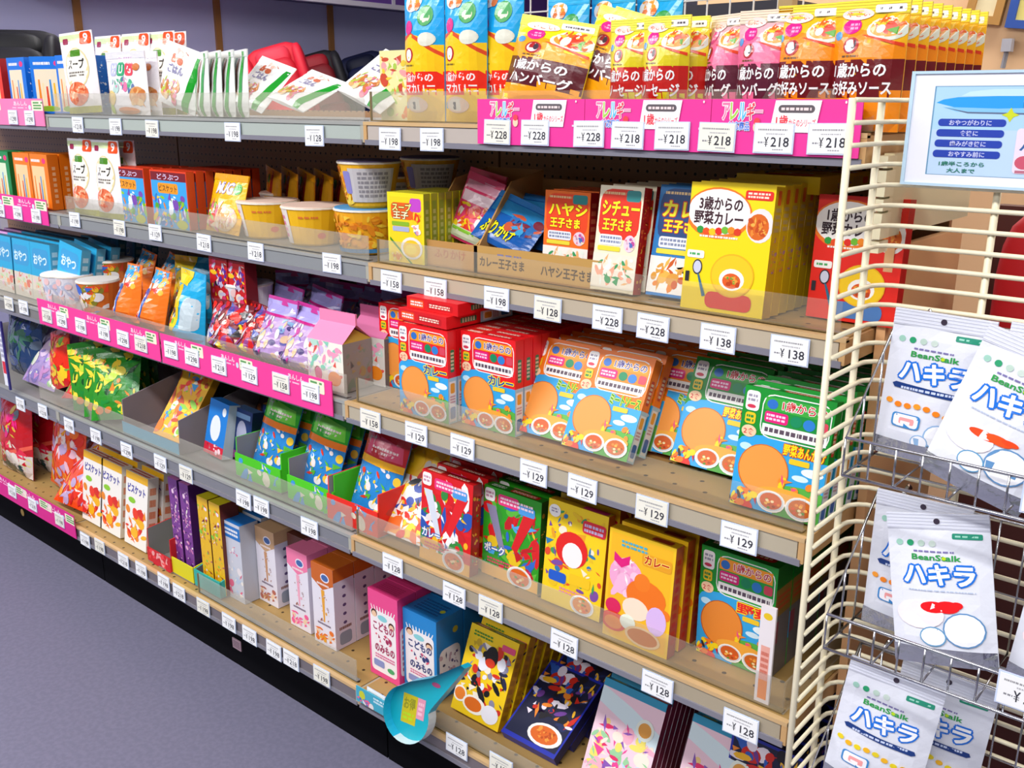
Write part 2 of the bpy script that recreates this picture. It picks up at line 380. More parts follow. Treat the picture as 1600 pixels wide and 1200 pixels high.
carton('yellow_three_year_curry', .127, .176, .024, '#f6d80c', tiger_free('#f6d80c', '#dc2418', '3歳からの', '野菜カレー', '#3c1c28'),
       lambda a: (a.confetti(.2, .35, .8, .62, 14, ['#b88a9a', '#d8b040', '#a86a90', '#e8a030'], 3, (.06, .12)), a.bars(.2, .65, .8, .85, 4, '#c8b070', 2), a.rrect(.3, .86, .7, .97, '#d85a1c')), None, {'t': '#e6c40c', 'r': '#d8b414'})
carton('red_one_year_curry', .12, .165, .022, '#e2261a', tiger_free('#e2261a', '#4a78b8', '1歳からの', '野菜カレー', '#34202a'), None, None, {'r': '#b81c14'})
def prince(base, inner, title, tt, dish):
    def f(a):
        a.rrect(.04, .5, .96, .97, inner); a.bars(.1, .91, .6, .95, 1, '#e8c890', 1); a.rrect(.62, .86, .94, .965, '#2f8a8a')
        a.text(title, .1, .72, .94, .86, '#f6ee1a', '#c81c14', .06, .07); a.text('王子さま', .14, .58, .8, .69, '#f6ee1a', '#c81c14', .06, .07)
        a.rrect(.1, .44, .62, .54, '#e8ecf4'); a.bars(.13, .455, .6, .53, 2, '#7a86a8', 2); a.ell(.8, .47, .13, .08, '#e6cfe0'); a.confetti(.7, .42, .9, .52, 5, ['#c04a98', '#4a6ab8', '#f2e0c0', '#e07a9a'], 3, (.03, .05))
        a.rrect(.08, .385, .6, .43, '#e8d83a'); a.rect(0, .03, 1, .36, dish)
        a.confetti(.1, .08, .9, .32, 14, ['#f0a488', '#e8f0e8', '#3a9a60', '#f6e8d8', '#e8b070'] if dish != '#eeece6' else ['#e2831e', '#c8560e', '#d89a3a', '#f0b048'], 5, (.06, .12))
        a.text(tt, .1, .005, .9, .03, base)
    return f
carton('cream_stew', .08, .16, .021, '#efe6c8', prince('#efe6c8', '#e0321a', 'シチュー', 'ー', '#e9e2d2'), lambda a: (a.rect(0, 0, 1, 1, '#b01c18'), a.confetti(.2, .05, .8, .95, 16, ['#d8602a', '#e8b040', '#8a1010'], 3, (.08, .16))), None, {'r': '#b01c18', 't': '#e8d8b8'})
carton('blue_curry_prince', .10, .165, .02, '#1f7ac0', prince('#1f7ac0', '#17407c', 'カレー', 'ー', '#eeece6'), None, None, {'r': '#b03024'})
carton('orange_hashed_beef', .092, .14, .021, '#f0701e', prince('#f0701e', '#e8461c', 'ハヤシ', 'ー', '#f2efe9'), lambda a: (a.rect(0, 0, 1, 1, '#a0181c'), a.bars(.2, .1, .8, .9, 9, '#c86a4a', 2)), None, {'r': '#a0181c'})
def soup(a):
    a.rect(.06, .0, .94, .94, '#f4d61c'); a.rrect(.1, .62, .72, .86, '#e8601c'); a.rrect(.62, .74, .93, .93, '#c448c8'); a.text('スープ', .14, .74, .66, .85, '#f7f08a', '#6a3a10', .05, .07); a.text('王子', .16, .63, .58, .73, '#f7f3c8', '#8a4a10', .05, .07)
    a.confetti(.66, .6, .9, .7, 5, ['#f09a1c', '#e83a20', '#f6d030'], 2, (.04, .07)); a.rrect(.12, .53, .6, .59, '#8ab82a'); a.rrect(.14, .45, .6, .52, '#a9b2d8'); a.confetti(.7, .4, .88, .55, 4, [WH, '#8a7ac0', '#e6a0b0'], 3, (.04, .07))
    a.poly([(.06, .36), (.06, .32), (.62, .0), (.68, .0)], '#3a8a1c'); a.ell(.66, .22, .3, .16, '#e9e6e2'); a.ell(.66, .215, .24, .125, '#f1c62a'); a.ell(.64, .2, .16, .07, '#f4d84a'); a.confetti(.1, .04, .35, .14, 4, ['#e88a1c', '#f4e08a'], 3, (.04, .07))
carton('yellow_soup', .088, .126, .018, '#efe01e', soup, lambda a: (a.rect(.2, .1, .8, .9, '#8a9a2a'), a.bars(.3, .2, .7, .8, 6, '#c8c87a', 2)), None, {'r': '#a8a41e', 't': '#c8c02a'})
def hero(base, c, grey, title, seed):
    def f(a):
        a.confetti(.05, .12, .95, .85, 26, c, seed, (.07, .16))
        a.poly([(.05, .8), (.22, .8), (.42, .3), (.34, .28)], grey); a.poly([(.75, .9), (.92, .82), (.6, .35), (.52, .4)], c[0])
        a.rrect(.02, .84, .2, .98, WH); a.bars(.04, .87, .18, .95, 2, '#c890a8', 2); a.rrect(.26, .83, .62, .95, '#e8337c'); a.rrect(.62, .8, .9, .9, '#4a9ae0'); a.bars(.3, .85, .88, .93, 2, '#f7d9e6', 5)
        a.text(title, .04, .27, .4, .37, '#f4f2ea', '#1a62b8', .05, .09); a.ell(.2, .2, .2, .055, '#3a9a34' if base[1] != 'd' else '#e8a41c')
        a.rect(0, 0, 1, .13, '#f0b23a'); a.bars(.1, .15, .9, .22, 2, '#d83c6a', 3); a.bowl(.68, .1, .22, '#d9661c', seed=seed)
    return f
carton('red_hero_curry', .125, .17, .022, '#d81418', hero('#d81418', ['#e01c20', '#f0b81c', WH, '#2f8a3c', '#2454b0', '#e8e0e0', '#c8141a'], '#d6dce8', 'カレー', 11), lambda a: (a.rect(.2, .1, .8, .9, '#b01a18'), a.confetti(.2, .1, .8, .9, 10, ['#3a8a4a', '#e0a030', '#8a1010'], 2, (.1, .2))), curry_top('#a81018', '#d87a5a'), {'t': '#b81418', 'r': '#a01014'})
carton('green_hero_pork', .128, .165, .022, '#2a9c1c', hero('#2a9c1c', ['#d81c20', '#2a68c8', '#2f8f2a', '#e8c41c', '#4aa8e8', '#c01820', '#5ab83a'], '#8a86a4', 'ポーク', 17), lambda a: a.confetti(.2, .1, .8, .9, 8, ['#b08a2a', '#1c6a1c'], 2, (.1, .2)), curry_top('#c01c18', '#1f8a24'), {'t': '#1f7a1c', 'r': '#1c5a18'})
def ghost(a):
    a.confetti(.05, .2, .95, .92, 24, ['#e8c01c', '#2a7ab0', '#f0e8d0', '#3a9a5a', '#e8a020', '#7a4aa0', '#e04a2a'], 5, (.04, .085))
    a.ell(.45, .58, .27, .17, '#e0241c'); a.ell(.47, .53, .17, .12, '#f1efee'); a.ell(.12, .9, .1, .06, WH); a.bars(.06, .88, .18, .93, 2, '#a09ab0', 2)
    a.rrect(.6, .78, .98, .9, '#dc2a3a'); a.bars(.63, .79, .95, .88, 2, '#c9c0e8', 3); a.rrect(.1, .23, .4, .33, '#1e5ac8'); a.rrect(.45, .26, .8, .36, '#f2c41a'); a.bars(.3, .14, .8, .2, 2, '#e08aa0', 5); a.bowl(.7, .09, .2, '#e0801c', seed=4)
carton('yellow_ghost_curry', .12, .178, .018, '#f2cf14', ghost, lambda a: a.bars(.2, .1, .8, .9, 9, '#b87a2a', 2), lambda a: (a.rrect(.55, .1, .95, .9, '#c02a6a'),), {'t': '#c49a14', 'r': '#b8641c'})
def deco(a):
    a.rect(.04, .03, .96, .97, '#f4b81c'); a.ell(.3, .6, .26, .17, '#f0a8d0'); a.confetti(.1, .45, .5, .75, 12, ['#f6c8e0', '#e888c0', WH, '#f2b8d8'], 3, (.05, .1)); a.poly([(.1, .72), (.22, .67), (.34, .72), (.34, .8), (.22, .75), (.1, .8)], '#e0187a')
    a.ell(.62, .48, .3, .15, '#ee7412'); a.ell(.55, .6, .12, .08, '#f07c18'); a.ell(.9, .38, .1, .05, '#f07a14'); a.ell(.48, .34, .2, .1, '#f8dfc8'); a.ell(.8, .3, .15, .13, '#d9b8ec')
    a.rrect(.52, .76, .96, .87, '#e8a01c'); a.text('カレー', .56, .78, .92, .86, '#c01c14', '#f6e06a', .05, .07); a.bars(.2, .86, .6, .93, 2, '#4ab0c8', 2)
    a.ell(.14, .3, .12, .07, '#d8205a'); a.ell(.16, .16, .2, .09, '#d8341c'); a.ell(.16, .15, .14, .06, '#e8862a'); a.ell(.38, .2, .12, .07, '#e8f0e0'); a.ell(.62, .11, .27, .09, '#e9c896'); a.ell(.62, .11, .23, .07, '#c9711a')
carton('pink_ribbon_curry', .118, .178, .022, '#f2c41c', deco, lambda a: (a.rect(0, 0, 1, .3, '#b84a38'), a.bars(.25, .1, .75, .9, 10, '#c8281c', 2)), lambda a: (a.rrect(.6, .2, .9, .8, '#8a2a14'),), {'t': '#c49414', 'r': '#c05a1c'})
def party(a):
    a.rect(0, .0, 1, .6, '#efe9e0'); a.confetti(.05, .25, .95, .65, 22, ['#1c1c2a', '#f0c41c', WH, '#2a4aa8', '#d8241c', '#e8b01c', '#f2efe8'], 6, (.05, .11)); a.confetti(.05, .65, .95, .92, 9, ['#e8b81c', '#c89a30', '#b8b0a8', '#f0c832'], 8, (.06, .12))
    a.rect(0, .02, 1, .16, '#ee9a22'); a.confetti(.05, .03, .95, .25, 12, ['#e0281c', '#f4d21a', '#f6e9e9', '#e86a1c'], 3, (.05, .1))
carton('yellow_party_curry', .16, .2, .02, '#ecb410', party, None, None, {'r': '#a87a10', 't': '#b88a14'})
def knight(base):
    def f(a):
        a.confetti(.03, .15, .97, .85, 30, ['#17151c', '#f0e6d8', '#2a2a48', '#c8a41c', '#e8e8f4', '#d0301c', '#1c1a22', '#8a86a0'], 8, (.05, .11)); a.ell(.55, .73, .13, .12, '#1a1418'); a.ell(.55, .66, .1, .05, '#d83a1c')
        a.ell(.12, .2, .14, .09, '#f4efe6'); a.ell(.12, .2, .11, .07, '#e8802a'); a.ell(.44, .15, .24, .1, '#f4efe6'); a.ell(.42, .15, .18, .075, '#de6c1c'); a.ell(.78, .13, .17, .1, '#eceaf4'); a.rrect(.7, .85, .97, .92, '#d84a7a'); a.bars(.1, .88, .5, .95, 2, '#4a8a2a', 2)
    return f
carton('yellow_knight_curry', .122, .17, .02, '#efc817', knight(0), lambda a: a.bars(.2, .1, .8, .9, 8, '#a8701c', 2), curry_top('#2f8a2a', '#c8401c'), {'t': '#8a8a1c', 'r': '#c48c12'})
def night(a):
    a.rect(.03, .05, .97, .97, '#141a3c'); a.confetti(.05, .3, .95, .95, 26, ['#2a5ab8', '#14121c', '#e8862a', '#c8281c', '#e8e0f0', '#6a3a90', '#f0b82a', '#1c2a5a'], 7, (.05, .12)); a.ell(.66, .18, .3, .13, '#f2efec'); a.ell(.65, .18, .24, .1, '#d8641c'); a.confetti(.5, .12, .8, .24, 8, ['#f0983a', '#b84a12'], 2, (.02, .04))
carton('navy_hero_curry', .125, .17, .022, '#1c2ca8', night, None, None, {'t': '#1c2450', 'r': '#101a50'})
def idol(a):
    a.rect(0, .0, 1, .92, '#f0cfe0'); a.poly([(0, .92), (0, .75), (.6, .6), (1, .5), (1, .68), (.5, .82)], '#d9ecf6'); a.confetti(.05, .05, .95, .6, 30, ['#f2d08a', '#e84a98', '#f6e6da', '#8a5ab8', '#f4b0c8', '#9ad0a0', '#f0e070', '#e0306a', '#b8d8f0'], 9, (.05, .11)); a.ell(.78, .66, .14, .11, '#e8f0ea'); a.ell(.78, .66, .1, .075, '#e2a04a'); a.rect(0, .92, 1, 1, '#2c8fb8')
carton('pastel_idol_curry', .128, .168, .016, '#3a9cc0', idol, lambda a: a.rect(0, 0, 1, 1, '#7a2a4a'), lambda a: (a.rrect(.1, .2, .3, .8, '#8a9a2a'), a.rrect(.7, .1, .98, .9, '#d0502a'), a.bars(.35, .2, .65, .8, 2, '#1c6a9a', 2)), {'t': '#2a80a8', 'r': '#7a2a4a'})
def drink(c, d):
    def f(a):
        a.rrect(.06, .06, .92, .78, '#f6eef0', .12)
        for i in range(9): t = .5+(i-4)*.09; a.poly([(t-.02, .78), (t+.02, .78), (t+.035*(i-4)*.3+.01, .83), (t+.035*(i-4)*.3-.01, .83)], WH)
        for x, y in ((.2, .74), (.78, .66)): a.ell(x, y, .1, .045, '#4a2018'); a.ell(x, y-.012, .08, .035, '#f0c8a4')
        a.ell(.48, .71, .16, .035, '#8ad0d8')
        a.text('こどもの', .16, .55, .86, .655, d, None, .05); a.confetti(.2, .43, .8, .52, 4, [d, '#e8607a'], 3, (.04, .07)); a.text('のみもの', .2, .3, .86, .4, d, None, .05)
        a.bars(.2, .22, .86, .28, 2, '#e06a9a', 2); a.rrect(.14, .12, .5, .2, '#8a94c8'); a.ell(.72, .13, .12, .03, '#4aa86a')
    return f
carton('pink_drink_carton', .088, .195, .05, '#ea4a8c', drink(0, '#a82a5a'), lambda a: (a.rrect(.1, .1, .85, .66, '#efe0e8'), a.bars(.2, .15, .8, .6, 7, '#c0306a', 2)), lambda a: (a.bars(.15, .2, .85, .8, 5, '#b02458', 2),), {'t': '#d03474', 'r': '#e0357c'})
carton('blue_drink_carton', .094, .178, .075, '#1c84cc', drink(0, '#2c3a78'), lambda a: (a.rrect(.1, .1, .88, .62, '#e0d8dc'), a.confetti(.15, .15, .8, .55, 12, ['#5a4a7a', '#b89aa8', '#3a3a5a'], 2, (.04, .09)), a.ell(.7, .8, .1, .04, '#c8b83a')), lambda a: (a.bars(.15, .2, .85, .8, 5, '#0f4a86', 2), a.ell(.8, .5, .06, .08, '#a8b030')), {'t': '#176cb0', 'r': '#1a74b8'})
def juice(c, fl, ch):
    def f(a):
        a.poly([(0, 1), (0, .8), (.3, .74), (.5, .7), (.7, .74), (1, .8), (1, 1)], c); a.ell(.62, .86, .2, .055, '#e8e4f0'); a.ell(.62, .86, .16, .04, '#3f66a8')
        a.bars(.25, .75, .8, .79, 1, '#f4e4e4', 2); a.poly([(.42, .7), (.58, .7), (.54, .3), (.48, .3)], ch); a.confetti(.3, .3, .75, .65, 8, ['#b8a8b0', ch, '#e0d8dc', '#9a5a4a'], 3, (.03, .06))
        a.confetti(.1, .06, .9, .2, 8, [fl, ch, fl, '#f0d0b0'], 4, (.08, .15)); a.bars(.2, .25, .8, .29, 1, '#8a7a90', 4)
    return f
def juice_side(c):
    def f(a):
        a.rect(0, .84, 1, 1, c)
        for i in range(5): a.ell(.5, .75-.11*i, .09, .02, '#5a4a78'); 
        a.rrect(.2, .04, .8, .2, '#8a94a8'); a.bars(.2, .22, .8, .28, 1, '#7a4a3a', 2)
    return f
for nm, c, fl, ch in (('tan_juice', '#c8a078', '#b86a5a', '#c8946a'), ('brown_juice', '#5a2c20', '#6a2a1c', '#7a4a38'), ('pink_juice', '#f07ca6', '#f2609a', '#f0a8c0'), ('orange_juice', '#c8641e', '#e8762a', '#e8a42c')):
    carton(nm, .073, .192, .056, '#e6e2ee', juice(c, fl, ch), juice_side(c), None, {'t': c, 'r': '#d9d4e4'})
# far, less readable cartons
def simple(cols, seed, band=None, n=16, text=None):
    def f(a):
        a.confetti(.06, .06, .94, .94 if not band else .7, n, cols, seed, (.06, .15))
        if band: a.rect(0, .8, 1, .96, band); a.bars(.1, .83, .9, .93, 2, WH, seed)
        if text: a.text(text[0], .12, .55, .88, .72, text[1], text[2], .05, .07)
    return f
def sticks(base, pane):
    def f(a):
        a.rect(.1, .04, .8, .78, pane); a.ell(.8, .88, .1, .05, '#e8307a'); a.bars(.1, .84, .6, .92, 1, WH, 3)
        for i, c in enumerate(('#e8861c', '#f0d8a8', '#d8401c', '#3a8ad0', '#f2b81c')): a.poly([(.18+i*.11, .1), (.26+i*.11, .1), (.24+i*.11, .6-.06*(i % 3)), (.19+i*.11, .6-.06*(i % 3))], c)
        a.ell(.45, .09, .3, .05, '#8ab82a')
    return f
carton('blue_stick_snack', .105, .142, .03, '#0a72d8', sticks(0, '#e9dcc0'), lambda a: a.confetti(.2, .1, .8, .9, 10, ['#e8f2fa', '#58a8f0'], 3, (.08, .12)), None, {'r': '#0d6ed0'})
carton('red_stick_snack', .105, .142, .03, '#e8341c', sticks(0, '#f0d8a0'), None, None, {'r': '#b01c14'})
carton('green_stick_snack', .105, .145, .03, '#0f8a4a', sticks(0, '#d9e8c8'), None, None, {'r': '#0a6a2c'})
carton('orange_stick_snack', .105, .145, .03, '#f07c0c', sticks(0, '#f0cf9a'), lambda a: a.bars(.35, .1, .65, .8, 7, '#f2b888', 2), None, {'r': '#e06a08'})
carton('zoo_biscuit', .155, .13, .02, '#e4401a', lambda a: (a.rect(.02, .0, .98, .84, '#3aa4e8'), a.rect(.02, .82, .98, .97, '#7a1420'), a.text('どうぶつ', .2, .84, .8, .94, '#d8c8e8'), a.rrect(.2, .6, .75, .78, '#f09a1c'), a.text('ビスケット', .23, .63, .72, .75, '#5a3a10'), a.confetti(.05, .05, .95, .55, 22, ['#8ac82a', '#f2d41a', '#e8f2fa', '#e8862a', '#7a4ab0', '#f0a0b8', '#2a7ac8', '#5aa82a'], 4, (.05, .09)), a.ell(.8, .08, .15, .08, '#c8cc1c')), None, None, {'t': '#d83a14', 'r': '#d84a1c'})
carton('pale_blue_baby_snack', .12, .16, .025, '#2aa8d8', lambda a: (a.rect(0, .0, 1, .42, '#d8d0c0'), a.rrect(.1, .55, .9, .9, '#3a9ad0'), a.text('おやつ', .15, .62, .8, .8, '#d9f0f8', None, .04), a.confetti(.1, .08, .9, .4, 9, ['#e8a07a', '#f0e8e0', '#b8d8a0', '#e8c0d0', '#d87a6a'], 3, (.05, .1))), lambda a: (a.rect(.1, 0, .9, .35, '#dcd8d0'), a.bars(.2, .5, .8, .9, 3, '#bfe0ea', 2)), None, {'r': '#4aa0c0', 't': '#3a7a98'})
carton('lilac_baby_snack', .12, .16, .025, '#d8a8dc', lambda a: (a.rect(0, .0, 1, .3, '#e8e0cc'), a.confetti(.1, .1, .9, .9, 14, ['#f0d8ec', '#b07ac8', '#e8f0d0', '#e078a8', '#a8d0e8'], 3, (.06, .12))), None, None, {'t': '#8a4a9a'})
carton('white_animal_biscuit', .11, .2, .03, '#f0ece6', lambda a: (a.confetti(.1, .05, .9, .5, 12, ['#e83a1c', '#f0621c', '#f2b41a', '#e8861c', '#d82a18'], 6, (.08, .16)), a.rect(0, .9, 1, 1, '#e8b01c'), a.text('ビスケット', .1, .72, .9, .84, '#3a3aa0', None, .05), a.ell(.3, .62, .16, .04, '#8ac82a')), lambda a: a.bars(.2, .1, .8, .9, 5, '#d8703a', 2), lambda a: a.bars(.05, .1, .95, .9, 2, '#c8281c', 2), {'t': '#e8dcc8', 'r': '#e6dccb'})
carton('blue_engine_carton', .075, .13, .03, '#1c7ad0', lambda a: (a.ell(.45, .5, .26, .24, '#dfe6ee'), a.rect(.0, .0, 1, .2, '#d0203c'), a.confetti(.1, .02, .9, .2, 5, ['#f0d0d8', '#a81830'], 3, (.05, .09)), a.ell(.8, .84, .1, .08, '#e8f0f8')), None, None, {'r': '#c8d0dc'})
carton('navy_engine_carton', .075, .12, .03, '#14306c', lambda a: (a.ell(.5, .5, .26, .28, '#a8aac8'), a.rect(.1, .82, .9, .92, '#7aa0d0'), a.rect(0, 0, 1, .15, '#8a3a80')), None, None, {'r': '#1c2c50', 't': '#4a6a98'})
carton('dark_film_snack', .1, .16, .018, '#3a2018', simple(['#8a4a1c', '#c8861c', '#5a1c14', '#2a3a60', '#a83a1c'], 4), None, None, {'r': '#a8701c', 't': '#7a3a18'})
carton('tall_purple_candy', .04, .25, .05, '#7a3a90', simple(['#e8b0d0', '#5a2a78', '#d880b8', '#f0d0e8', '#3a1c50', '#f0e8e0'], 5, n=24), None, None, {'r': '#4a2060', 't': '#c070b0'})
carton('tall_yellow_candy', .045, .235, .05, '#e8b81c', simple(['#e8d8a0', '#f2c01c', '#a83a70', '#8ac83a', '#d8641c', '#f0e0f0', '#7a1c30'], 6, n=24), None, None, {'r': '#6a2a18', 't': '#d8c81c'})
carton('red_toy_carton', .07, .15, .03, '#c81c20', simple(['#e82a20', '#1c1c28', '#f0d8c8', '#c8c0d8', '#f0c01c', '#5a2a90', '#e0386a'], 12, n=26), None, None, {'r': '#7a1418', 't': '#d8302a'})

# ---- film bags
def stew_bag(base, lo, title1, title2, veg='#e8402a', mid=None, badge='#e0208a'):
    def f(a):
        mid_ = mid or base
        a.rect(0, .0, 1, .68, mid_); a.ell(.3, .68, .42, .13, mid_); a.rect(0, .27, 1, .57, lo)
        a.ell(.76, .8, .26, .09, '#dfe6d8'); a.ell(.76, .81, .22, .07, '#e8a03a'); a.confetti(.58, .78, .92, .88, 9, [veg, '#5aa82a', '#f0c83a', '#f4efe0', '#e86a1c'], 3, (.05, .08))
        a.poly([(.45, .76), (.5, .76), (.98, .69), (.98, .66)], '#e0401c')
        a.ell(.28, .83, .13, .06, badge); a.bars(.19, .8, .38, .86, 2, '#f6a8d4', 2); a.ell(.1, .76, .06, .035, '#4a9adc')
        a.ell(.32, .68, .12, .065, '#b0161c'); a.ell(.31, .68, .085, .048, '#f4f0f0'); a.ell(.36, .69, .04, .035, '#3a2438'); a.bars(.2, .585, .46, .61, 1, '#6a4a1c', 2)
        a.text('1歳からの', .1, .43, .82, .545, '#f7f5f6', None, .045); a.text(title2, .08, .29, .9, .405, '#f7f5f6', None, .045)
        a.ell(.32, .925, .22, .045, '#f6e3dc'); a.text(title1, .16, .905, .48, .945, '#e86a3a')
        a.rrect(.55, .93, .96, .99, WH); a.bars(.6, .945, .92, .975, 1, '#5a5258', 4)
    return f
pouch('blue_top_macaroni', .092, .22, .022, '#18a8e8', lambda a: (
    a.rect(0, 0, 1, .56, '#f6c814'), a.ell(.3, .54, .45, .1, '#f6c814'), a.poly([(0, .6), (.3, .66), (.6, .6), (1, .5), (1, .47), (.6, .57), (.3, .63), (0, .57)], '#d9481c'),
    a.rect(0, .2, 1, .37, '#ea2a14'), a.text('1歳からの', .12, .295, .84, .36, '#f8f0ee', None, .045), a.text('マカロニ', .12, .215, .88, .28, '#f8f0ee', None, .05),
    a.ell(.3, .49, .12, .055, '#b0161c'), a.ell(.3, .49, .08, .043, '#f4f0f0'), a.bars(.18, .405, .44, .425, 1, '#7a6a1c', 2), a.ell(.26, .69, .12, .05, '#e01c84'), a.ell(.66, .77, .17, .075, '#1c9a40'), a.ell(.66, .755, .1, .035, '#e8d8c8'), a.ell(.3, .87, .22, .07, '#f4ece4'), a.confetti(.15, .83, .45, .92, 6, ['#f0a03a', '#e87a3a', '#f6c8b0'], 3, (.04, .07)),
    a.ell(.72, .6, .18, .05, '#dfe0d0'), a.ell(.4, .13, .3, .06, '#e8c8b0'), a.ell(.4, .13, .24, .045, '#dcd6c8'), a.rrect(.3, .095, .42, .15, '#4a4a58')), stand=False, seal='#3ab4e8', seed=1)
pouch('yellow_stew_bag', .15, .138, .02, '#f8ea0e', stew_bag('#f8ea0e', '#5a1420', 'やさい', 'ハンバーグ', mid='#f4a40e'), stand=False, seal='#fbf03a', seed=2)
pouch('red_band_stew_bag', .074, .142, .022, '#f2dc3a', stew_bag('#f2dc3a', '#c01c18', 'やさい', 'ソーセージ', mid='#d8c81c'), stand=False, seal='#f6ee5a', seed=3)
pouch('pink_stew_bag', .072, .142, .022, '#f2b0b8', stew_bag('#f2b0b8', '#5a1c30', 'おにく', 'ハンバーグ', mid='#ea6a94'), stand=False, seal='#f6e0c8', seed=4)
pouch('orange_sauce_bag', .088, .145, .022, '#f6b81a', stew_bag('#f6b81a', '#6a1018', 'やさい', 'お好みソース', mid='#f28c0e'), stand=False, seal='#f6e24a', seed=5)
def veg_pouch(a):
    a.rect(0, .9, .7, .97, '#d8e8b0'); a.rrect(.64, .84, .97, .99, '#ee4f14'); a.text('9', .74, .865, .87, .97, WH, None, .06); a.rrect(.1, .86, .26, .93, '#9a1848')
    a.ell(.5, .55, .36, .26, '#e6d6a0'); a.ell(.5, .55, .33, .24, '#f2efe4'); a.rrect(.34, .7, .66, .78, '#4a8a18'); a.text('スープ', .28, .55, .74, .67, '#2a2620', None, .05); a.bars(.28, .45, .74, .52, 2, '#6a625a', 3)
    a.ell(.5, .24, .3, .15, '#e8744a'); a.confetti(.28, .14, .72, .36, 14, ['#ee8a5a', '#d85a30', '#f2b088', '#f6d8b8'], 5, (.04, .08)); a.rect(0, 0, 1, .08, '#b8b81c')
pouch('white_vegetable_pouch', .13, .19, .018, '#f3f0f2', veg_pouch, stand=True, seed=6)
def mug_art(a):
    a.rect(0, .88, 1, .97, '#ecebf2'); a.bars(.1, .9, .9, .95, 1, '#c8a8c8', 2)
    for i, (t, c) in enumerate((('M', '#8a90b8'), ('U', '#18a068'), ('G', '#e8485a'))): a.rrect(.14+.2*i, .64, .33+.2*i, .86, c if i else '#b8bcd8'); a.text(t, .185+.2*i, .68, .285+.2*i, .82, WH, None, .02)
    a.confetti(.15, .4, .75, .6, 9, ['#3aa878', '#e87aa8', '#5a70a0', '#b8d8d0'], 3, (.04, .07)); a.ell(.15, .28, .16, .13, '#e8c86a'); a.ell(.82, .32, .15, .15, '#d89a5a'); a.confetti(.7, .2, .95, .42, 8, ['#c8763a', '#f0c890', '#e8a86a'], 4, (.04, .06)); a.ell(.8, .78, .08, .06, '#c8702a'); a.ell(.15, .1, .08, .08, '#a8c81c'); a.ell(.6, .08, .25, .06, '#e0823a')
pouch('white_mug_noodle_bag', .175, .138, .018, '#f3f1f6', mug_art, stand=True, seal='#eceaf2', seed=7)
def rice_art(a):
    a.poly([(.72, 0), (.86, 0), (.98, 1), (.84, 1)], '#0f9a24'); a.confetti(.2, .75, .6, .95, 6, ['#f0c0b0', '#c8623a', '#f6e0d0'], 4, (.04, .08)); a.confetti(.08, .1, .6, .45, 16, ['#e8b070', '#f0d0a0', '#c8783a', '#e8e0f0', '#b8c84a', '#e87a98'], 5, (.04, .08)); a.text('ごはん', .2, .55, .62, .7, '#8a86b0', None, .04)
pouch('white_green_rice_bag', .13, .13, .016, '#f4f5f4', rice_art, stand=True, seal='#f2f4f2', seed=8)
pouch('white_striped_rice_bag', .13, .13, .016, '#eef0ee', lambda a: (a.rect(.06, 0, .26, 1, '#f4f5f4'), a.rect(.26, 0, .4, .97, '#12923a'), a.confetti(.06, .1, .24, .8, 6, ['#e8b070', '#c8783a', '#f0d0a0'], 4, (.03, .06)), a.rect(.5, .1, .6, .9, '#7a3a24'), a.rect(.72, 0, .85, 1, '#0f9a24')), stand=True, seal='#f2f4f2', seed=81)
pouch('orange_striped_noodle_bag', .15, .125, .011, '#e88a14', lambda a: (a.rect(.04, 0, .2, .9, '#f0a818'), a.ell(.26, .8, .1, .1, '#3a9a2a'), a.poly([(.22, 0), (.36, 0), (.3, .75), (.2, .75)], '#e8601c'), a.rect(.42, 0, .6, 1, '#8a2418'), a.rect(.6, 0, 1, 1, '#c8901c')), stand=True, seal='#e8a414', seed=91)
pouch('yellow_mug_bag', .15, .125, .018, '#f5b80c', lambda a: (a.text('MUG', .2, .68, .68, .88, '#f3f0f8', '#7a6ab8', .06, .06), a.ell(.8, .78, .1, .1, '#3aa82a'), a.confetti(.05, .05, .5, .5, 12, ['#e84a1c', '#f2d8b0', '#f0f0e8', '#8ac83a', '#e87a98'], 3, (.05, .1)), a.ell(.68, .25, .26, .22, '#e8c89a'), a.confetti(.5, .1, .86, .4, 14, ['#f2e2c8', '#d8a05a', '#e8b0b0', '#c8863a'], 4, (.04, .07))), stand=True, seal='#f2a80a', seed=9)
pouch('pink_furikake', .09, .12, .014, '#ee3a70', lambda a: (a.rect(.05, .8, .95, .95, '#f4a8c0'), a.rect(.05, .6, .95, .76, '#f7d6e0'), a.confetti(.1, .2, .9, .58, 12, ['#f2d01a', '#e83a20', '#f07a1c', '#f6e8e0'], 4, (.07, .14)), a.rect(.05, .04, .95, .2, '#d9e0c0'), a.rect(.1, .14, .9, .19, '#8ac83a')), seal='#f0507c', seed=10)
pouch('blue_furikake', .125, .095, .012, '#1358a8', lambda a: (a.rect(.04, .62, .96, .9, '#2a8ac8'), a.text('ふりかけ', .1, .14, .7, .42, '#e8e21c', '#1a1430', .05, .06), a.confetti(.5, .4, .95, .7, 8, ['#c8583a', '#3a9ad0', '#7a2a3a', '#2a6ab0'], 4, (.06, .12))), seal='#2a7ac0', seed=11)
pouch('red_soft_rice_cracker', .22, .25, .035, '#c01420', lambda a: (a.poly([(0, .42), (.5, .3), (1, .45), (1, .4), (.5, .24), (0, .36)], '#f0604a'), a.rect(0, 0, 1, .3, '#d8cfcc'), a.confetti(.05, .12, .95, .42, 10, ['#e8284a', '#e9e4da', '#d8d89a', '#c81c30'], 3, (.06, .12)), a.confetti(.1, 0.02, .9, .14, 6, ['#1c4a4a', '#24404a'], 5, (.07, .12)), a.confetti(.2, .5, .8, .85, 6, ['#e0207a', '#d8b03a', '#6a7a8a'], 6, (.05, .1))), stand=False, seed=12)
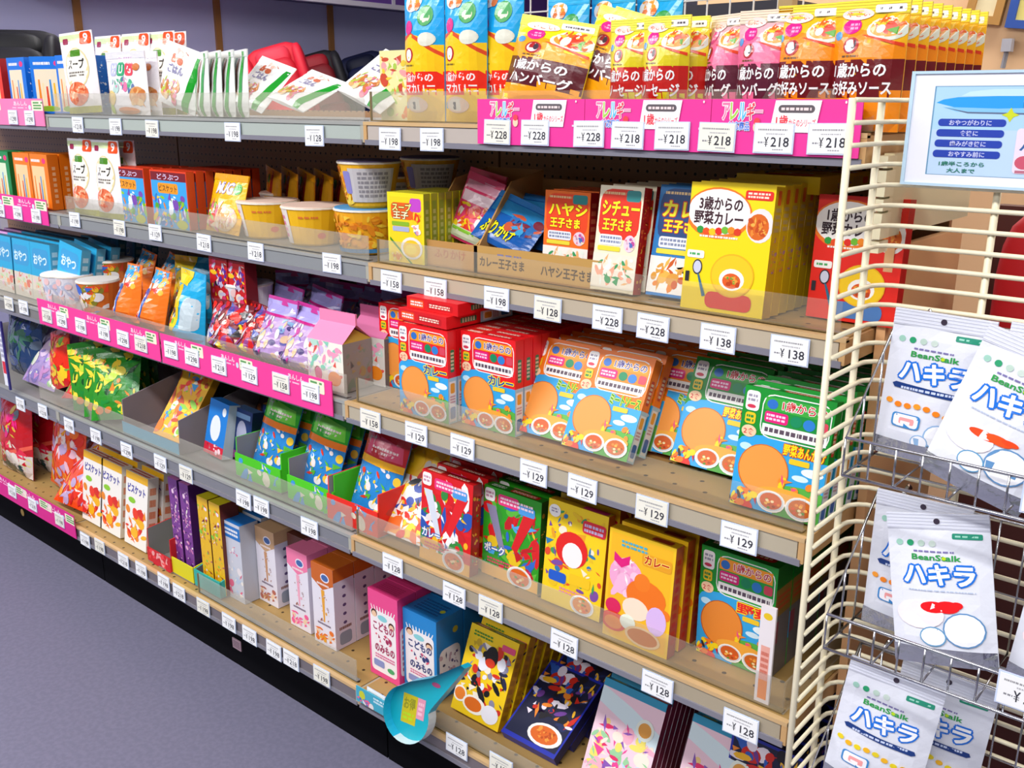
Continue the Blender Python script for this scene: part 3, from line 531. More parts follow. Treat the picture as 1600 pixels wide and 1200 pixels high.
pouch('orange_snack_bag', .2, .23, .024, '#ea4a14', lambda a: (a.confetti(.05, .05, .95, .9, 26, ['#f0701c', '#e03018', '#e8b8c8', '#b8a0c8', '#f2a01c', '#c81c18', '#f0dcd8'], 6, (.06, .15)),), stand=False, seed=13)
pouch('lilac_snack_bag', .2, .17, .02, '#a890c8', lambda a: (a.confetti(.05, .05, .95, .9, 20, ['#d8c0e0', '#8a7ac0', '#e8e8d8', '#a0c890', '#c890c8'], 7, (.06, .14)),), stand=False, seed=14)
pouch('blue_green_snack_bag', .22, .2, .035, '#1c3a68', lambda a: (a.confetti(.05, .05, .95, .95, 18, ['#1c5a34', '#2a4a90', '#5a6a80', '#14304a', '#3a6a5a'], 8, (.08, .16)),), stand=False, seed=15)
pouch('red_orange_chip_bag', .13, .17, .018, '#e02a10', lambda a: (a.confetti(.05, .05, .95, .95, 18, ['#f2a814', '#f0501c', '#c81414', '#f4c820', '#e8861c', '#7aa83a'], 9, (.07, .16)),), stand=False, seed=16)
pouch('green_bean_snack_bag', .13, .18, .014, '#2a8a24', lambda a: (a.confetti(.05, .05, .95, .95, 20, ['#d8c81c', '#1c8a34', '#f0d03a', '#0f4a20', '#b8d83a', '#e0862a', '#f2e04a'], 10, (.06, .14)),), stand=False, seed=17)
pouch('orange_blue_face_bag', .12, .14, .045, '#f0761c', lambda a: (a.ell(.35, .32, .24, .34, '#2a5ab0'), a.ell(.35, .28, .18, .27, '#e6eaf4'), a.ell(.36, .08, .2, .12, '#c01c30'), a.rect(.1, .75, .9, .97, '#4ab0e8'), a.confetti(.1, .62, .9, .95, 9, ['#f4e0d0', '#e83a30', '#3a9ae0', WH, '#f2b83a'], 3, (.06, .1))), stand=True, seed=18)
pouch('yellow_cyan_snack_bag', .14, .16, .05, '#18a4d8', lambda a: (a.ell(.3, .4, .27, .4, '#e8c814'), a.confetti(.15, .1, .45, .7, 8, ['#3a2a14', '#c81c20', '#8ab82a', '#f2e8b8'], 3, (.04, .08)), a.rect(0, .8, .6, 1, '#f0d41a'), a.rrect(.62, .2, .95, .65, '#b8c8d0')), stand=True, seed=19)
pouch('black_red_snack_bag', .15, .11, .045, '#7a1c24', lambda a: (a.confetti(.03, .03, .97, .95, 30, ['#e02a1c', '#18161e', '#e8d0c0', '#8a3a80', '#c8c8d8', '#e8d01c', '#3a4aa0', '#c81c20'], 13, (.05, .11)),), stand=True, seed=20)
pouch('lilac_princess_bag', .13, .13, .05, '#b89ad0', lambda a: (a.confetti(.03, .03, .97, .75, 24, ['#e8d0e8', '#6a6ab0', '#e8c8a0', '#c83a9a', '#8ab0d8', '#f0e8f0', '#4a3a78'], 14, (.05, .1)), a.rect(0, .78, 1, .98, '#a8a0e0'), a.rect(0, .74, 1, .78, '#c01c80')), stand=True, seal='#c83a98', seed=21)
def tooth_pouch(kind):
    def f(a):
        a.rrect(.64, .855, .93, .895, '#2a8f74'); a.bars(.67, .865, .9, .885, 1, '#9ad8c4', 2)
        for i, c in enumerate(('#9ac8b8', '#2a9a6a', '#b8d0c4', '#c8d8d0')): a.ell(.12+i*.11, .82, .035, .022, c)
        a.bars(.26, .755, .66, .775, 1, '#7a72a8', 5); a.text('BeanStalk', .24, .705, .72, .745, '#2f9a4a', None, .05); a.ell(.56, .722, .02, .012, '#b8d81c')
        a.text('ハキラ', .16, .54, .84, .675, '#f5f6fb', '#1a70d8', .06, .1)
        if kind == 'a' or kind == 'y':
            a.poly([(.1, .5), (.14, .515), (.86, .49), (.88, .465), (.84, .45), (.13, .475)], '#16387c'); a.bars(.2, .468, .8, .495, 1, '#c8d4f0', 4)
            for i in range(8): a.ell(.1+.1*i, .375-.012*math.sin(i*1.3)-.006*i, .038, .02, ('#f08418' if i % 3 else '#f29a28') if kind == 'a' else ('#f0b414' if i % 2 else '#e8d01c'))
            a.rrect(.16, .2, .46, .3, '#3a86c8'); a.rrect(.18, .208, .44, .292, '#f4f2f8'); a.rrect(.24, .225, .4, .27, '#f2a0a0')
            a.ell(.66, .18, .15, .09, '#8fb4dc'); a.ell(.66, .18, .135, .08, '#f1f2f8'); a.ell(.48, .12, .09, .055, '#8fb4dc'); a.ell(.48, .12, .078, .047, '#f1f2f8')
            if kind == 'y': a.ell(.62, .06, .14, .06, '#e8b41a'); a.ell(.62, .06, .1, .04, '#f2eef4')
        else:
            a.bars(.2, .49, .85, .505, 1, '#b8c4dc', 4); a.ell(.3, .33, .24, .1, '#fbe9ee')
            if kind == 'r': a.ell(.44, .385, .13, .04, '#e8141c'); a.ell(.57, .39, .12, .042, '#e8141c'); a.ell(.66, .405, .06, .025, '#e8141c')
            elif kind == 'o': a.ell(.42, .37, .15, .028, '#f0481c'); a.ell(.56, .378, .13, .03, '#f2521e'); a.ell(.66, .39, .08, .018, '#f0481c')
            else: a.ell(.3, .36, .15, .075, '#e8141c'); a.poly([(.28, .43), (.4, .46), (.36, .42)], '#2f8a34')
            a.ell(.72, .24, .2, .12, '#5f8fc0'); a.ell(.72, .24, .185, .11, '#f3f5fb'); a.ell(.42, .18, .13, .07, '#5f9ac4'); a.ell(.42, .18, .118, .061, '#f3f5fb')
            a.confetti(.1, .03, .9, .09, 7, ['#e06a6a', '#7ab0a0', '#8aa0c8'], 4, (.006, .012))
    return f
for nm, k in (('tooth_tablet_orange', 'a'), ('tooth_tablet_carrot', 'o'), ('tooth_tablet_berry', 'r'), ('tooth_tablet_apple', 'p'), ('tooth_tablet_yogurt', 'y')):
    pouch(nm, .112, .165, .012, '#dfe2ee', tooth_pouch(k), stand=True, seal='#d9dcea', back='#d0d3e0', seed=30+ord(k), hole=True, foot=.1)

def cup(name, r0, r1, H, cols, lid, art=None, rim='#efe9da'):
    mb = MB(); n = 24; c = hx(cols)
    mb.lathe([(r0*.93, 0, c), (r0, .004, c), (r1, H, c), (r1*1.03, H, hx(rim)), (r1*1.03, H+.003, hx(rim)), (r1*.98, H+.004, hx(rim))], n)
    if art:
        def M(u, v, o):
            t = pi*1.02+u*pi*.98+.0; r = r0+(r1-r0)*v+.0004+o; return (r*cos(t), r*sin(t), .004+v*(H-.005))
        art(Art(mb, M, 14, 1, .0001, (pi*(r0+r1)/2, H)))
    lb = MB(); lb.lathe([(r1*1.0, H+.004, hx(lid)), (r1*.99, H+.0055, hx(lid)), (r1*.3, H+.0062, hx(lid))], n)
    MESH[name] = [(None, mb.mesh(name, MATTE)), ('paper_lid', lb.mesh(name+'_lid', MATTE))]; SIZE[name] = (r1*2, H, .001)
cup('yellow_noodle_cup', .052, .066, .074, '#f2bc0c', '#e8c8b8', lambda a: (a.rect(.0, 0, .36, 1, '#e6ddd8'), a.bars(.08, .15, .3, .85, 4, '#e87aa8', 2), a.ell(.75, .25, .05, .09, '#e8641c'), a.bars(.5, .74, .72, .84, 1, '#e07a30', 2)))
cup('patterned_noodle_cup', .043, .06, .082, '#f0b414', '#6a5a80', lambda a: (a.confetti(.02, .08, .45, .92, 16, ['#e88a0c', '#f4d24a', '#d8780c'], 4, (.03, .07)), a.rect(.44, .1, .96, .92, '#c9c6c8'), a.rrect(.36, .3, .46, .85, '#8a86c8'), a.bars(.55, .2, .9, .85, 6, '#8f8c92', 2)))
cup('patterned_noodle_cup_front', .05, .064, .082, '#f0ac10', '#4a90c8', lambda a: (a.confetti(.02, .12, .98, .92, 34, ['#e88a0c', '#f6cc3a', '#d8780c', '#f2a01c'], 5, (.03, .06)), a.rect(0, .0, 1, .1, '#3a80b8')))
cup('snack_cup', .04, .052, .09, '#d8701c', '#d8d4d0', lambda a: (a.confetti(.0, .1, 1, .9, 18, ['#3a6ad0', '#e8c01c', '#f0f0f0', '#e84a1c', '#8a8a2a'], 6, (.06, .12)),))
cup('white_lid_cup', .042, .052, .09, '#dfe0e8', '#e9e6f4', lambda a: (a.confetti(.1, .1, .9, .9, 9, ['#b8c0d8', '#f0c8c8', '#c8d0e0'], 6, (.06, .1)),))

def gable_bag(name, c1, c2, side):
    """milk-carton shaped bag: box body, folded shoulders, flat top fin"""
    mb = MB(); W, H, D, s = .1, .095, .075, .03; c = hx(c1); sd = hx(side); t = hx(c2)
    mb.box(-W/2, 0, 0, W/2, D, H, c, {'r': sd, 't': sd})
    top = H+s
    mb.face([(-W/2, 0, H), (W/2, 0, H), (W/2, D/2-.002, top), (-W/2, D/2-.002, top)], t); mb.face([(W/2, D, H), (-W/2, D, H), (-W/2, D/2+.002, top), (W/2, D/2+.002, top)], t)
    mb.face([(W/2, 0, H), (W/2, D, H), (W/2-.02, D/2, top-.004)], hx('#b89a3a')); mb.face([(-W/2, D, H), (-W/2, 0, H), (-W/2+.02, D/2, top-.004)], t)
    a = Art(mb, lambda u, v, o: (-W/2+u*W, -o, v*H), wh=(W, H))
    a.confetti(.05, .3, .95, .97, 18, ['#b8e0d0', '#f0a0c0', '#e8e8f4', '#e05a50', '#d8c0e8', '#8ad0b8'], 4, (.06, .12)); a.ell(.75, .26, .18, .15, '#ee8a1c'); a.ell(.3, .3, .1, .14, '#d8308a')
    a = Art(mb, lambda u, v, o: (W/2+o, u*D, v*H), wh=(D, H)); a.confetti(.1, .1, .9, .9, 8, ['#8a8a8c', '#9a8a60', '#a06a68', '#7a8a7a'], 3, (.08, .16))
    fb = MB(); fb.box(-W/2, D/2-.002, top, W/2, D/2+.002, top+.022, t)
    MESH[name] = [(None, mb.mesh(name, CARD)), ('top_fin', fb.mesh(name+'_fin', CARD))]; SIZE[name] = (W, .12, D)
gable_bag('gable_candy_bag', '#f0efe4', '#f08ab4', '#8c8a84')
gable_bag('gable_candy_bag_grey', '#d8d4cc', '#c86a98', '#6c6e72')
# ------------------------------------------------------------------ room shell
def struct(name, mb, m): return tag(mb.obj(name, m), None, None, None, 'structure')
b = MB(); b.box(-8, -6, -.05, 8, 7, 0); struct('floor', b, FLOORM)
b = MB(); b.box(-8, -6, 2.95, 8, 7, 3.0); struct('ceiling', b, mat('ceiling_board', '#e6e6ea', .8))
WALLP = mat('lavender_wall_panel', '#c4c4ee', .6)
b = MB(); b.box(-4.35, -1, 0, -4.27, 7, 2.95); wl = struct('wall_left', b, WALLP)
sl = MB(); sl.box(-4.27, -.02, .2, -4.25, .02, 2.6); sm = sl.mesh('wall_slat', mat('brown_slat', '#a87440', .5))
for i in range(6): link('wall_slat', sm, wl).location = (0, .73+.9*i, 0)
b = MB(); b.box(-4.27, 6.2, 0, 8, 6.3, 2.95); struct('wall_back', b, mat('grey_wall', '#b9b9c6', .7))
b = MB(); b.box(-.52, 2.0, 0, 8, 2.12, 2.95); struct('wall_right', b, mat('cream_wall', '#e6bd90', .7))

# purple valance with white edging over the wall display
v = empty('display_valance', (0, 0, 0), 'purple canopy board with white edging high above the child car seats', 'canopy')
b = MB(); b.box(-4.27, 1.0, 1.99, -3.86, 6.2, 2.02, hx('#55507c')); b.obj('canopy_board', MATTE, v)
for i, (y0, y1) in enumerate(((1.0, 2.5), (2.53, 3.62), (3.65, 4.8), (4.83, 6.2))):
    b = MB(); b.box(-3.86, y0, 1.985, -3.84, y1, 2.4, hx('#7a4fae')); b.obj('purple_panel', MATTE, v)
b = MB(); b.box(-3.87, 1.0, 1.955, -3.83, 6.2, 1.985, hx('#efe9f4')); b.obj('white_edge', MATTE, v)
for y in (2.515, 3.635, 4.815):
    b = MB(); b.box(-3.86, y-.015, 1.98, -3.835, y+.015, 2.4, hx('#efe9f4')); b.obj('white_divider', MATTE, v)
# rack carrying the car seats
r = empty('seat_display_rack', (0, 0, 0), 'pale metal display rack under the child car seats at the lavender wall', 'display rack')
b = MB(); b.box(-4.24, .3, 1.06, -3.15, 4.6, 1.1, hx('#b8b6c4')); b.obj('rack_shelf', MATTE, r)
for y in (.65, 1.9, 3.2, 4.5):
    b = MB(); b.box(-3.22, y-.02, 0, -3.17, y+.02, 1.06, hx('#b8b6c4')); b.obj('post', MATTE, r)
def car_seat(x, y, z, h, wd, shell, pad, trim, label, yaw=50, lean=12, side=-16):
    t = empty('child_car_seat', (x, y, z), label, 'car seat', 'child car seats on the wall display rack'); t.rotation_euler = (0, rad(side), rad(yaw))
    R_ = Matrix.Rotation(rad(-lean), 3, 'X')
    def ob(nm, *a, **k): q = MB(); q.blob(*a, **k); return q.obj(nm, MATTE, t, True)
    ob('shell', (0, .1, h*.5), (wd/2, .06, h*.5), .45, hx(shell), 20, R_)
    ob('seat_pad', (0, .02, h*.42), (wd*.36, .05, h*.42), .5, hx(pad), 18, R_)
    ob('headrest', (0, .0+.1, h*.83), (wd*.3, .06, h*.13), .6, hx(trim), 16, R_)
    ob('seat_cushion', (0, -.12, .09), (wd*.42, .2, .08), .6, hx(pad), 16)
    for s_ in (-1, 1): ob('side_wing', (s_*wd*.42, .0, h*.6), (.035, .12, h*.33), .6, hx(shell), 16, R_)
    return t
car_seat(-3.5, 2.52, 1.17, .52, .36, '#e01a34', '#c8142c', '#e83a50', 'bright red child car seat on the wall rack')
car_seat(-3.75, 3.0, 1.17, .5, .36, '#1a1a20', '#8a1420', '#b01c2c', 'black and dark red child car seat on the wall rack')
car_seat(-3.85, 3.5, 1.17, .52, .36, '#141c48', '#1c2658', '#101838', 'navy blue child car seat on the wall rack')
car_seat(-3.75, .98, 1.17, .52, .56, '#131218', '#1c1b22', '#0e0e12', 'wide black child car seat behind the red and blue snack boxes', side=0)
car_seat(-3.85, 1.66, 1.17, .44, .36, '#16151c', '#22212a', '#101014', 'low black child car seat behind the white soup pouches')

def frame(x, y, z, wd, h, wood, paper, label, rot):
    t = empty('picture_frame', (x, y, z), label, 'picture frame'); t.rotation_euler = (0, rad(rot), 0)
    for x0, z0, x1, z1 in ((-wd/2, 0, -wd/2+.022, h), (wd/2-.022, 0, wd/2, h), (-wd/2+.022, 0, wd/2-.022, .022), (-wd/2+.022, h-.022, wd/2-.022, h)):
        q = MB(); q.box(x0, -.012, z0, x1, .012, z1, hx(wood)); q.obj('frame_rail', MATTE, t)
    q = MB(); q.box(-wd/2+.02, -.002, .02, wd/2-.02, .01, h-.02, hx(paper))
    a = Art(q, lambda u, v_, o: (-wd/2+.02+u*(wd-.04), -.0021-o, .02+v_*(h-.04))); a.ell(.5, .3, .2, .12, '#d8c89a'); a.bars(.2, .5, .8, .8, 4, '#c8b890', 2); q.obj('certificate', MATTE, t)
frame(.435, 1.985, 1.575, .1, .3, '#b0803c', '#e9dcb0', 'wooden framed certificate on the cream wall', 8)
frame(.56, 1.985, 1.555, .12, .3, '#1f4a9c', '#e8d87a', 'blue framed notice on the cream wall', 6)
q = MB(); q.tube([(.516, 1.97, 1.53), (.516, 1.97, 1.49), (.512, 1.97, 1.45)], .007, hx('#8a8a90')); q.box(.504, 1.955, 1.495, .53, 1.985, 1.53, hx('#a8a8b0')); tag(q.obj('wall_hook', PLAST), 'small grey metal hook on the cream wall below the frames', 'hook')
# white wire mesh riser on the gondola top
t = empty('mesh_riser', (0, 0, 0), 'white wire mesh riser standing behind the top shelf pouches', 'mesh panel')
for i in range(17):
    q = MB(); x = -.12+.045*i; q.tube([(x, .44, 1.33), (x, .44, 1.62)], .0016, hx('#e6e2dc')); q.obj('mesh_wire', PLAST, t)
for i in range(5):
    q = MB(); z = 1.36+.055*i; q.tube([(-.14, .437, z), (.62, .437, z)], .0016, hx('#e6e2dc')); q.obj('mesh_wire', PLAST, t)
q = MB(); q.box(.56, .43, 1.2, .585, .45, 1.7, hx('#b49a6c')); q.obj('riser_post', PLAST, t)
q = MB(); q.box(.1, .7, 1.5, .45, .95, 1.545, hx('#2a2836')); tag(q.obj('dark_storage_lid', MATTE), 'dark flat lid seen through the mesh above the yellow pouches', 'lid')
q = MB(); q.box(-.3, .72, 0, .55, 1.4, 1.5, hx('#c6c2c8')); tag(q.obj('stock_cabinet', MATTE), 'pale grey stock cabinet behind the wire mesh riser', 'cabinet')

# ------------------------------------------------------------------ gondola
L = 1.22; FY = {1: 0, 2: 0, 3: -.07, 4: -.07, 5: -.07}; TH = .0396
BAYS = [(0, .9, 'end bay'), (-L, 0, 'middle bay'), (-2*L, -L, 'far bay')]
SN = {1: 'top shelf', 2: 'second shelf', 3: 'third shelf', 4: 'fourth shelf', 5: 'bottom shelf'}
for k, (x0, x1, bn) in enumerate(BAYS):
    b = MB(); b.box(x0+.003, .362, .1, x1-.003, .375, 1.33); tag(b.obj('pegboard_panel', BOARD), 'brown perforated back panel of the %s' % bn, 'back panel', None)
    for s_ in (x0, ):
        b = MB(); b.box(s_-.012, .376, .0, s_+.012, .41, 1.34, hx('#d8cfae')); tag(b.obj('rack_upright', PLAST), 'cream steel upright at the back where the %s starts' % bn, 'upright')
    # base kick
    t = empty('kick_base', (x0, 0, 0), 'black steel kick plate under the %s' % bn, 'kick plate')
    q = MB(); q.box(.002, .002-.0, .0, x1-x0-.002, .36, Z[5]-.042); q.obj('plinth', KICK, t)
    q = MB(); q.box(.002, -.045, Z[5]-.065, x1-x0-.002, .36, Z[5]-.042); q.obj('base_lip', KICK, t)
    if k == 2: q = MB(); q.lathe([(.012, 0, hx('#b8922a')), (.012, .001, hx('#b8922a'))], 12); s2 = q.obj('round_sticker', PLAST, t); s2.rotation_euler = (rad(90), 0, 0); s2.location = (.70, .0, .068)
    if k == 1: q = MB(); q.box(.655, -.0005, .045, .69, .002, .072, hx('#c9a8b4')); Art(q, lambda u, v_, o: (.655+u*.035, -.0006-o, .045+v_*.027)).bars(.1, .15, .9, .85, 4, '#8a6a78', 2); q.obj('paper_sticker', PLAST, t)
    if k == 1: q = MB(); q.box(1.17, -.0005, .09, 1.215, .002, .12, hx('#2c2f42')); q.obj('grey_plate', PLAST, t)
    for row in range(1, 6):
        z1 = Z[row]; z0 = z1-TH; y0 = FY[row]; woody = (k == 0) or (row == 5)
        t = empty('shelf', (x0, y0, z0), '%s of the %s, %s' % ({1: 'top', 2: 'second', 3: 'third', 4: 'fourth', 5: 'lowest'}[row]+' shelf board', bn, 'cream with a pale wooden edge' if k == 0 else ('pale wooden edge over a grey strip' if row == 5 else 'grey metal edge')), 'shelf')
        Wd = x1-x0
        q = MB(); q.box(.004, .006, TH-.018, Wd-.004, .36-y0, TH-.0006); d = q.obj('shelf_deck', DECKW if woody else DECKG, t)
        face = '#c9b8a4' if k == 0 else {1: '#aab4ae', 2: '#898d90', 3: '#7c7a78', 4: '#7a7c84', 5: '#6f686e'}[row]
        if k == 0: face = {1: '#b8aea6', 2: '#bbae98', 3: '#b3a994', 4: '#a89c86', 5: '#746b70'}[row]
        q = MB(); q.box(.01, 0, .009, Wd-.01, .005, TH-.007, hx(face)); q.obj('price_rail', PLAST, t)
        q = MB(); q.box(.004, -.003, 0, Wd-.004, .006, .009, hx('#83828e' if k == 0 else '#7a7880'), {'f': hx('#7d7c88')}); q.obj('rail_lip', PLAST, t)
        q = MB(); q.box(.0, -.002, TH-.006, Wd, .008, TH, hx('#cba97a' if woody else '#9b9d9a')); q.obj('top_edge', PLAST, t)
        for e in (0, Wd-.008):
            q = MB(); q.box(e, -.0015, .004, e+.008, .3 if row < 5 else .06, TH-.003, hx('#c9a06c' if k == 0 else '#a9a89c')); q.obj('end_cap', PLAST, t)
# side plates at the wire rack end
b = MB(); b.box(.903, .09, .25, .915, .37, 1.172, hx('#dca876')); tag(b.obj('end_panel', MATTE), 'tan wooden side panel of the end bay behind the wire rack', 'side panel')
t = empty('upright_cover', (.905, .016, 1.172), 'cream slotted steel cover above the tan side panel', 'steel cover')
q = MB(); q.box(0, .03, .018, .012, .36, .12, hx('#dcd3ae')); q.obj('cover_plate', PLAST, t)
for i in range(7): q = MB(); q.box(.0, .0, .002+i*.017, .016, .03, .016+i*.017, hx('#e4dcba')); q.obj('slotted_lug', PLAST, t)
b = MB(); b.box(.93, .47, 0, 2.2, .5, 1.2, hx('#4c201c')); tag(b.obj('dark_partition', MATTE), 'dark maroon partition behind the wire rack', 'partition')
t = empty('red_hanging_bag', (1.02, .41, .93), 'bright red cloth bag hanging on the maroon partition behind the rack', 'bag')
q = MB(); q.blob((0, 0, .12), (.06, .03, .15), .6, hx('#c00d1c'), 18); q.obj('bag_body', MATTE, t, True); q = MB(); q.tube([(-.02, 0, .26), (-.015, 0, .31), (.015, 0, .31), (.02, 0, .26)], .004, hx('#8a0a14')); q.obj('bag_handle', MATTE, t)

# clear fences
def fence(x0, x1, row, h, label, yo=.012, ends=(0, 0)):
    t = empty('clear_shelf_fence', (x0, FY[row]+yo, Z[row]+.0008), label, 'shelf fence')
    q = MB(); q.box(0, 0, 0, x1-x0, .0025, h); q.obj('clear_pane', CLEAR, t)
    q = MB(); q.box(0, 0, 0, x1-x0, .011, .0018, hx('#8a7650' if x0 > -.05 else '#8a8a88')); q.obj('foot_strip', PLAST, t)
    if ends[0]: q = MB(); q.box(-.0015, -.0003, 0, .0015, .003, h, hx('#7a6844')); q.obj('end_edge', PLAST, t)
    if ends[1]: q = MB(); q.box(x1-x0, 0, 0, x1-x0+.0025, .2, h); q.obj('end_pane', CLEAR, t)
fence(-L+.02, -.012, 1, .05, 'clear acrylic fence along the top shelf of the middle bay')
fence(.006, .9, 1, .05, 'clear acrylic fence along the top shelf of the end bay', ends=(1, 0))
fence(-L+.02, -.015, 2, .045, 'clear acrylic fence in front of the yellow noodle cups')
fence(.012, .885, 2, .042, 'clear acrylic fence in front of the yellow curry cartons on the second shelf', ends=(1, 0))
fence(-L-.4, -.01, 3, .045, 'clear acrylic fence behind the pink signs of the third shelf')
fence(.02, .89, 3, .045, 'clear acrylic fence in front of the red curry cartons', ends=(1, 0))
fence(-1.35, -.012, 4, .05, 'clear acrylic fence in front of the green snack trays')
fence(.004, .885, 4, .05, 'clear acrylic fence in front of the red and green hero curry cartons', ends=(1, 1))
fence(-.6, -.02, 5, .05, 'clear acrylic fence in front of the juice cartons', ends=(1, 0))
fence(.1, .88, 5, .04, 'clear acrylic fence in front of the yellow knight curry cartons')

# ------------------------------------------------------------------ price tags and pink signs
PR = ['¥128', '¥198', '¥158', '¥228', '¥138', '¥218', '¥298', '¥129', '¥238', '¥168', '¥189', '¥39']
def tag_mesh(price, paper='#f4f5f6', holder='#c9d6f0', small=True):
    k = 'tag'+price+paper
    if k in MESH: return MESH[k]
    W, H = .051, .034; mb = MB(); mb.box(-W/2-.0016, 0, -H/2-.0016, W/2+.0016, .0016, H/2+.0016, hx(holder)); mb.box(-W/2, -.0007, -H/2, W/2, 0, H/2, hx(paper))
    a = Art(mb, lambda u, v_, o: (-W/2+u*W, -.0008-o, -H/2+v_*H), wh=(W, H))
    a.bars(.08, .76, .86, .86, 1, '#9a9a9e', len(price)); a.bars(.3, .62, .8, .7, 1, '#b4b4ba', 3); a.bars(.1, .3, .26, .4, 1, '#8a8a92', 2)
    dg_ = price[1:]; a.text(dg_, .5 if dg_[0] == '1' else .44, .2, .92, .55, '#34343e', None, .012); a.text('Y', .26, .2, .38, .55, '#34343e', None, .012); a.rect(.275, .35, .365, .372, '#34343e'); a.rect(.275, .28, .365, .302, '#34343e'); a.bars(.5, .07, .8, .14, 1, '#a0a0a8', 5)
    MESH[k] = mb.mesh('price_tag', PLAST); return MESH[k]
def price_tag(x, y, z, price, label, group, paper='#f4f5f6', tilt=0, roll=0):
    o = link('price_tag', tag_mesh(price, paper)); o.location = (x, y, z); o.rotation_euler = (rad(tilt), rad(roll), 0); tag(o, label, 'price tag', group); return o
TAGS = {  # row: (x, z, price index, on pink sign)
1: [(-1.398, 1.3076, 6, 1), (-1.300, 1.3071, 6, 1), (-1.050, 1.2936, 5, 0), (-0.867, 1.2923, 1, 0), (-0.706, 1.2910, 1, 0), (-0.397, 1.2907, 1, 0), (-0.135, 1.2893, 0, 0), (0.071, 1.2888, 1, 0), (0.173, 1.2903, 1, 0), (0.321, 1.3058, 3, 1), (0.397, 1.3064, 3, 1), (0.497, 1.3068, 3, 1), (0.564, 1.3065, 5, 1), (0.636, 1.3074, 5, 1), (0.704, 1.3073, 5, 1), (0.784, 1.3077, 5, 1), (0.856, 1.3088, 5, 1)],
2: [(-1.562, 1.0511, 6, 1), (-1.450, 1.0520, 6, 1), (-1.337, 1.0517, 1, 1), (-1.126, 1.0578, 1, 0), (-0.900, 1.0554, 1, 0), (-0.736, 1.0587, 7, 0), (-0.536, 1.0537, 5, 0), (-0.346, 1.0529, 5, 0), (-0.102, 1.0551, 1, 0), (0.063, 1.0403, 2, 0), (0.175, 1.0402, 2, 0), (0.316, 1.0418, 1, 0), (0.423, 1.0395, 0, 0), (0.537, 1.0405, 3, 0), (0.617, 1.0389, 3, 0), (0.722, 1.0395, 4, 0), (0.827, 1.0399, 4, 0)],
3: [(-1.428, 0.8093, 6, 0), (-1.336, 0.8112, 1, 0), (-1.189, 0.8108, 2, 1), (-1.107, 0.8107, 6, 1), (-1.005, 0.8109, 1, 1), (-0.889, 0.8124, 1, 1), (-0.798, 0.8109, 6, 1), (-0.716, 0.8116, 5, 1), (-0.586, 0.8180, 1, 1), (-0.502, 0.8164, 6, 1), (-0.399, 0.8158, 5, 1), (-0.290, 0.8178, 7, 1), (-0.185, 0.8187, 2, 1), (-0.093, 0.8170, 1, 1), (0.073, 0.7965, 2, 0), (0.192, 0.7980, 7, 0), (0.302, 0.8006, 7, 0), (0.455, 0.7933, 7, 0), (0.550, 0.7930, 7, 0), (0.673, 0.7930, 7, 0), (0.810, 0.7925, 7, 0)],
4: [(-1.447, 0.5133, 1, 0), (-1.304, 0.5224, 5, 0), (-1.152, 0.5148, 1, 0), (-1.005, 0.5179, 1, 0), (-0.850, 0.5165, 6, 0), (-0.691, 0.5225, 7, 0), (-0.580, 0.5235, 7, 0), (-0.353, 0.5229, 1, 0), (-0.288, 0.5249, 1, 0), (-0.126, 0.5248, 1, 0), (0.120, 0.5237, 0, 0), (0.278, 0.5189, 0, 0), (0.364, 0.5228, 0, 0), (0.522, 0.5190, 0, 0), (0.697, 0.5170, 0, 0), (0.834, 0.5125, 0, 0)],
5: [(-1.590, 0.2076, 5, 1), (-1.454, 0.2018, 5, 1), (-1.283, 0.2025, 1, 1), (-1.145, 0.1815, 1, 0), (-1.061, 0.1887, 1, 0), (-0.935, 0.1879, 5, 0), (-0.844, 0.1906, 1, 0), (-0.735, 0.1951, 1, 0), (-0.665, 0.1895, 5, 0), (-0.559, 0.1880, 1, 0), (-0.453, 0.1869, 1, 0), (-0.372, 0.1847, 1, 0), (-0.281, 0.1834, 1, 0), (-0.219, 0.1848, 5, 0), (-0.114, 0.1897, 1, 0), (0.058, 0.2086, 0, 0), (0.279, 0.2080, 0, 0), (0.388, 0.2210, 0, 0)]}
for row, lst in TAGS.items():
    groups = {}
    for (x, z, pi_, pink) in lst:
        bn = 'end bay' if x > 0 else ('middle bay' if x > -L else 'far bay')
        groups.setdefault((bn, pink), []).append((x, z, pi_))
    for (bn, pink), ls in groups.items():
        ls.sort(reverse=True)
        for i, (x, z, p_) in enumerate(ls):
            where = 'on the pink sign of the %s, %s' % (SN[row], bn) if pink else 'on the %s edge of the %s' % (SN[row], bn)
            price_tag(x, FY[row]-(.0085 if pink else .0045), z, PR[p_], '%s price tag from the wire rack, %s' % (ORD[i].replace('front', 'first'), '%s, %s%s' % (SN[row], bn, ', pink sign' if pink else ' edge')), 'price tags %s' % where,
                      paper='#eceadd' if (i*7+row) % 5 == 0 else '#f4f5f6', tilt=-2, roll=(i*37 % 5-2)*.4)

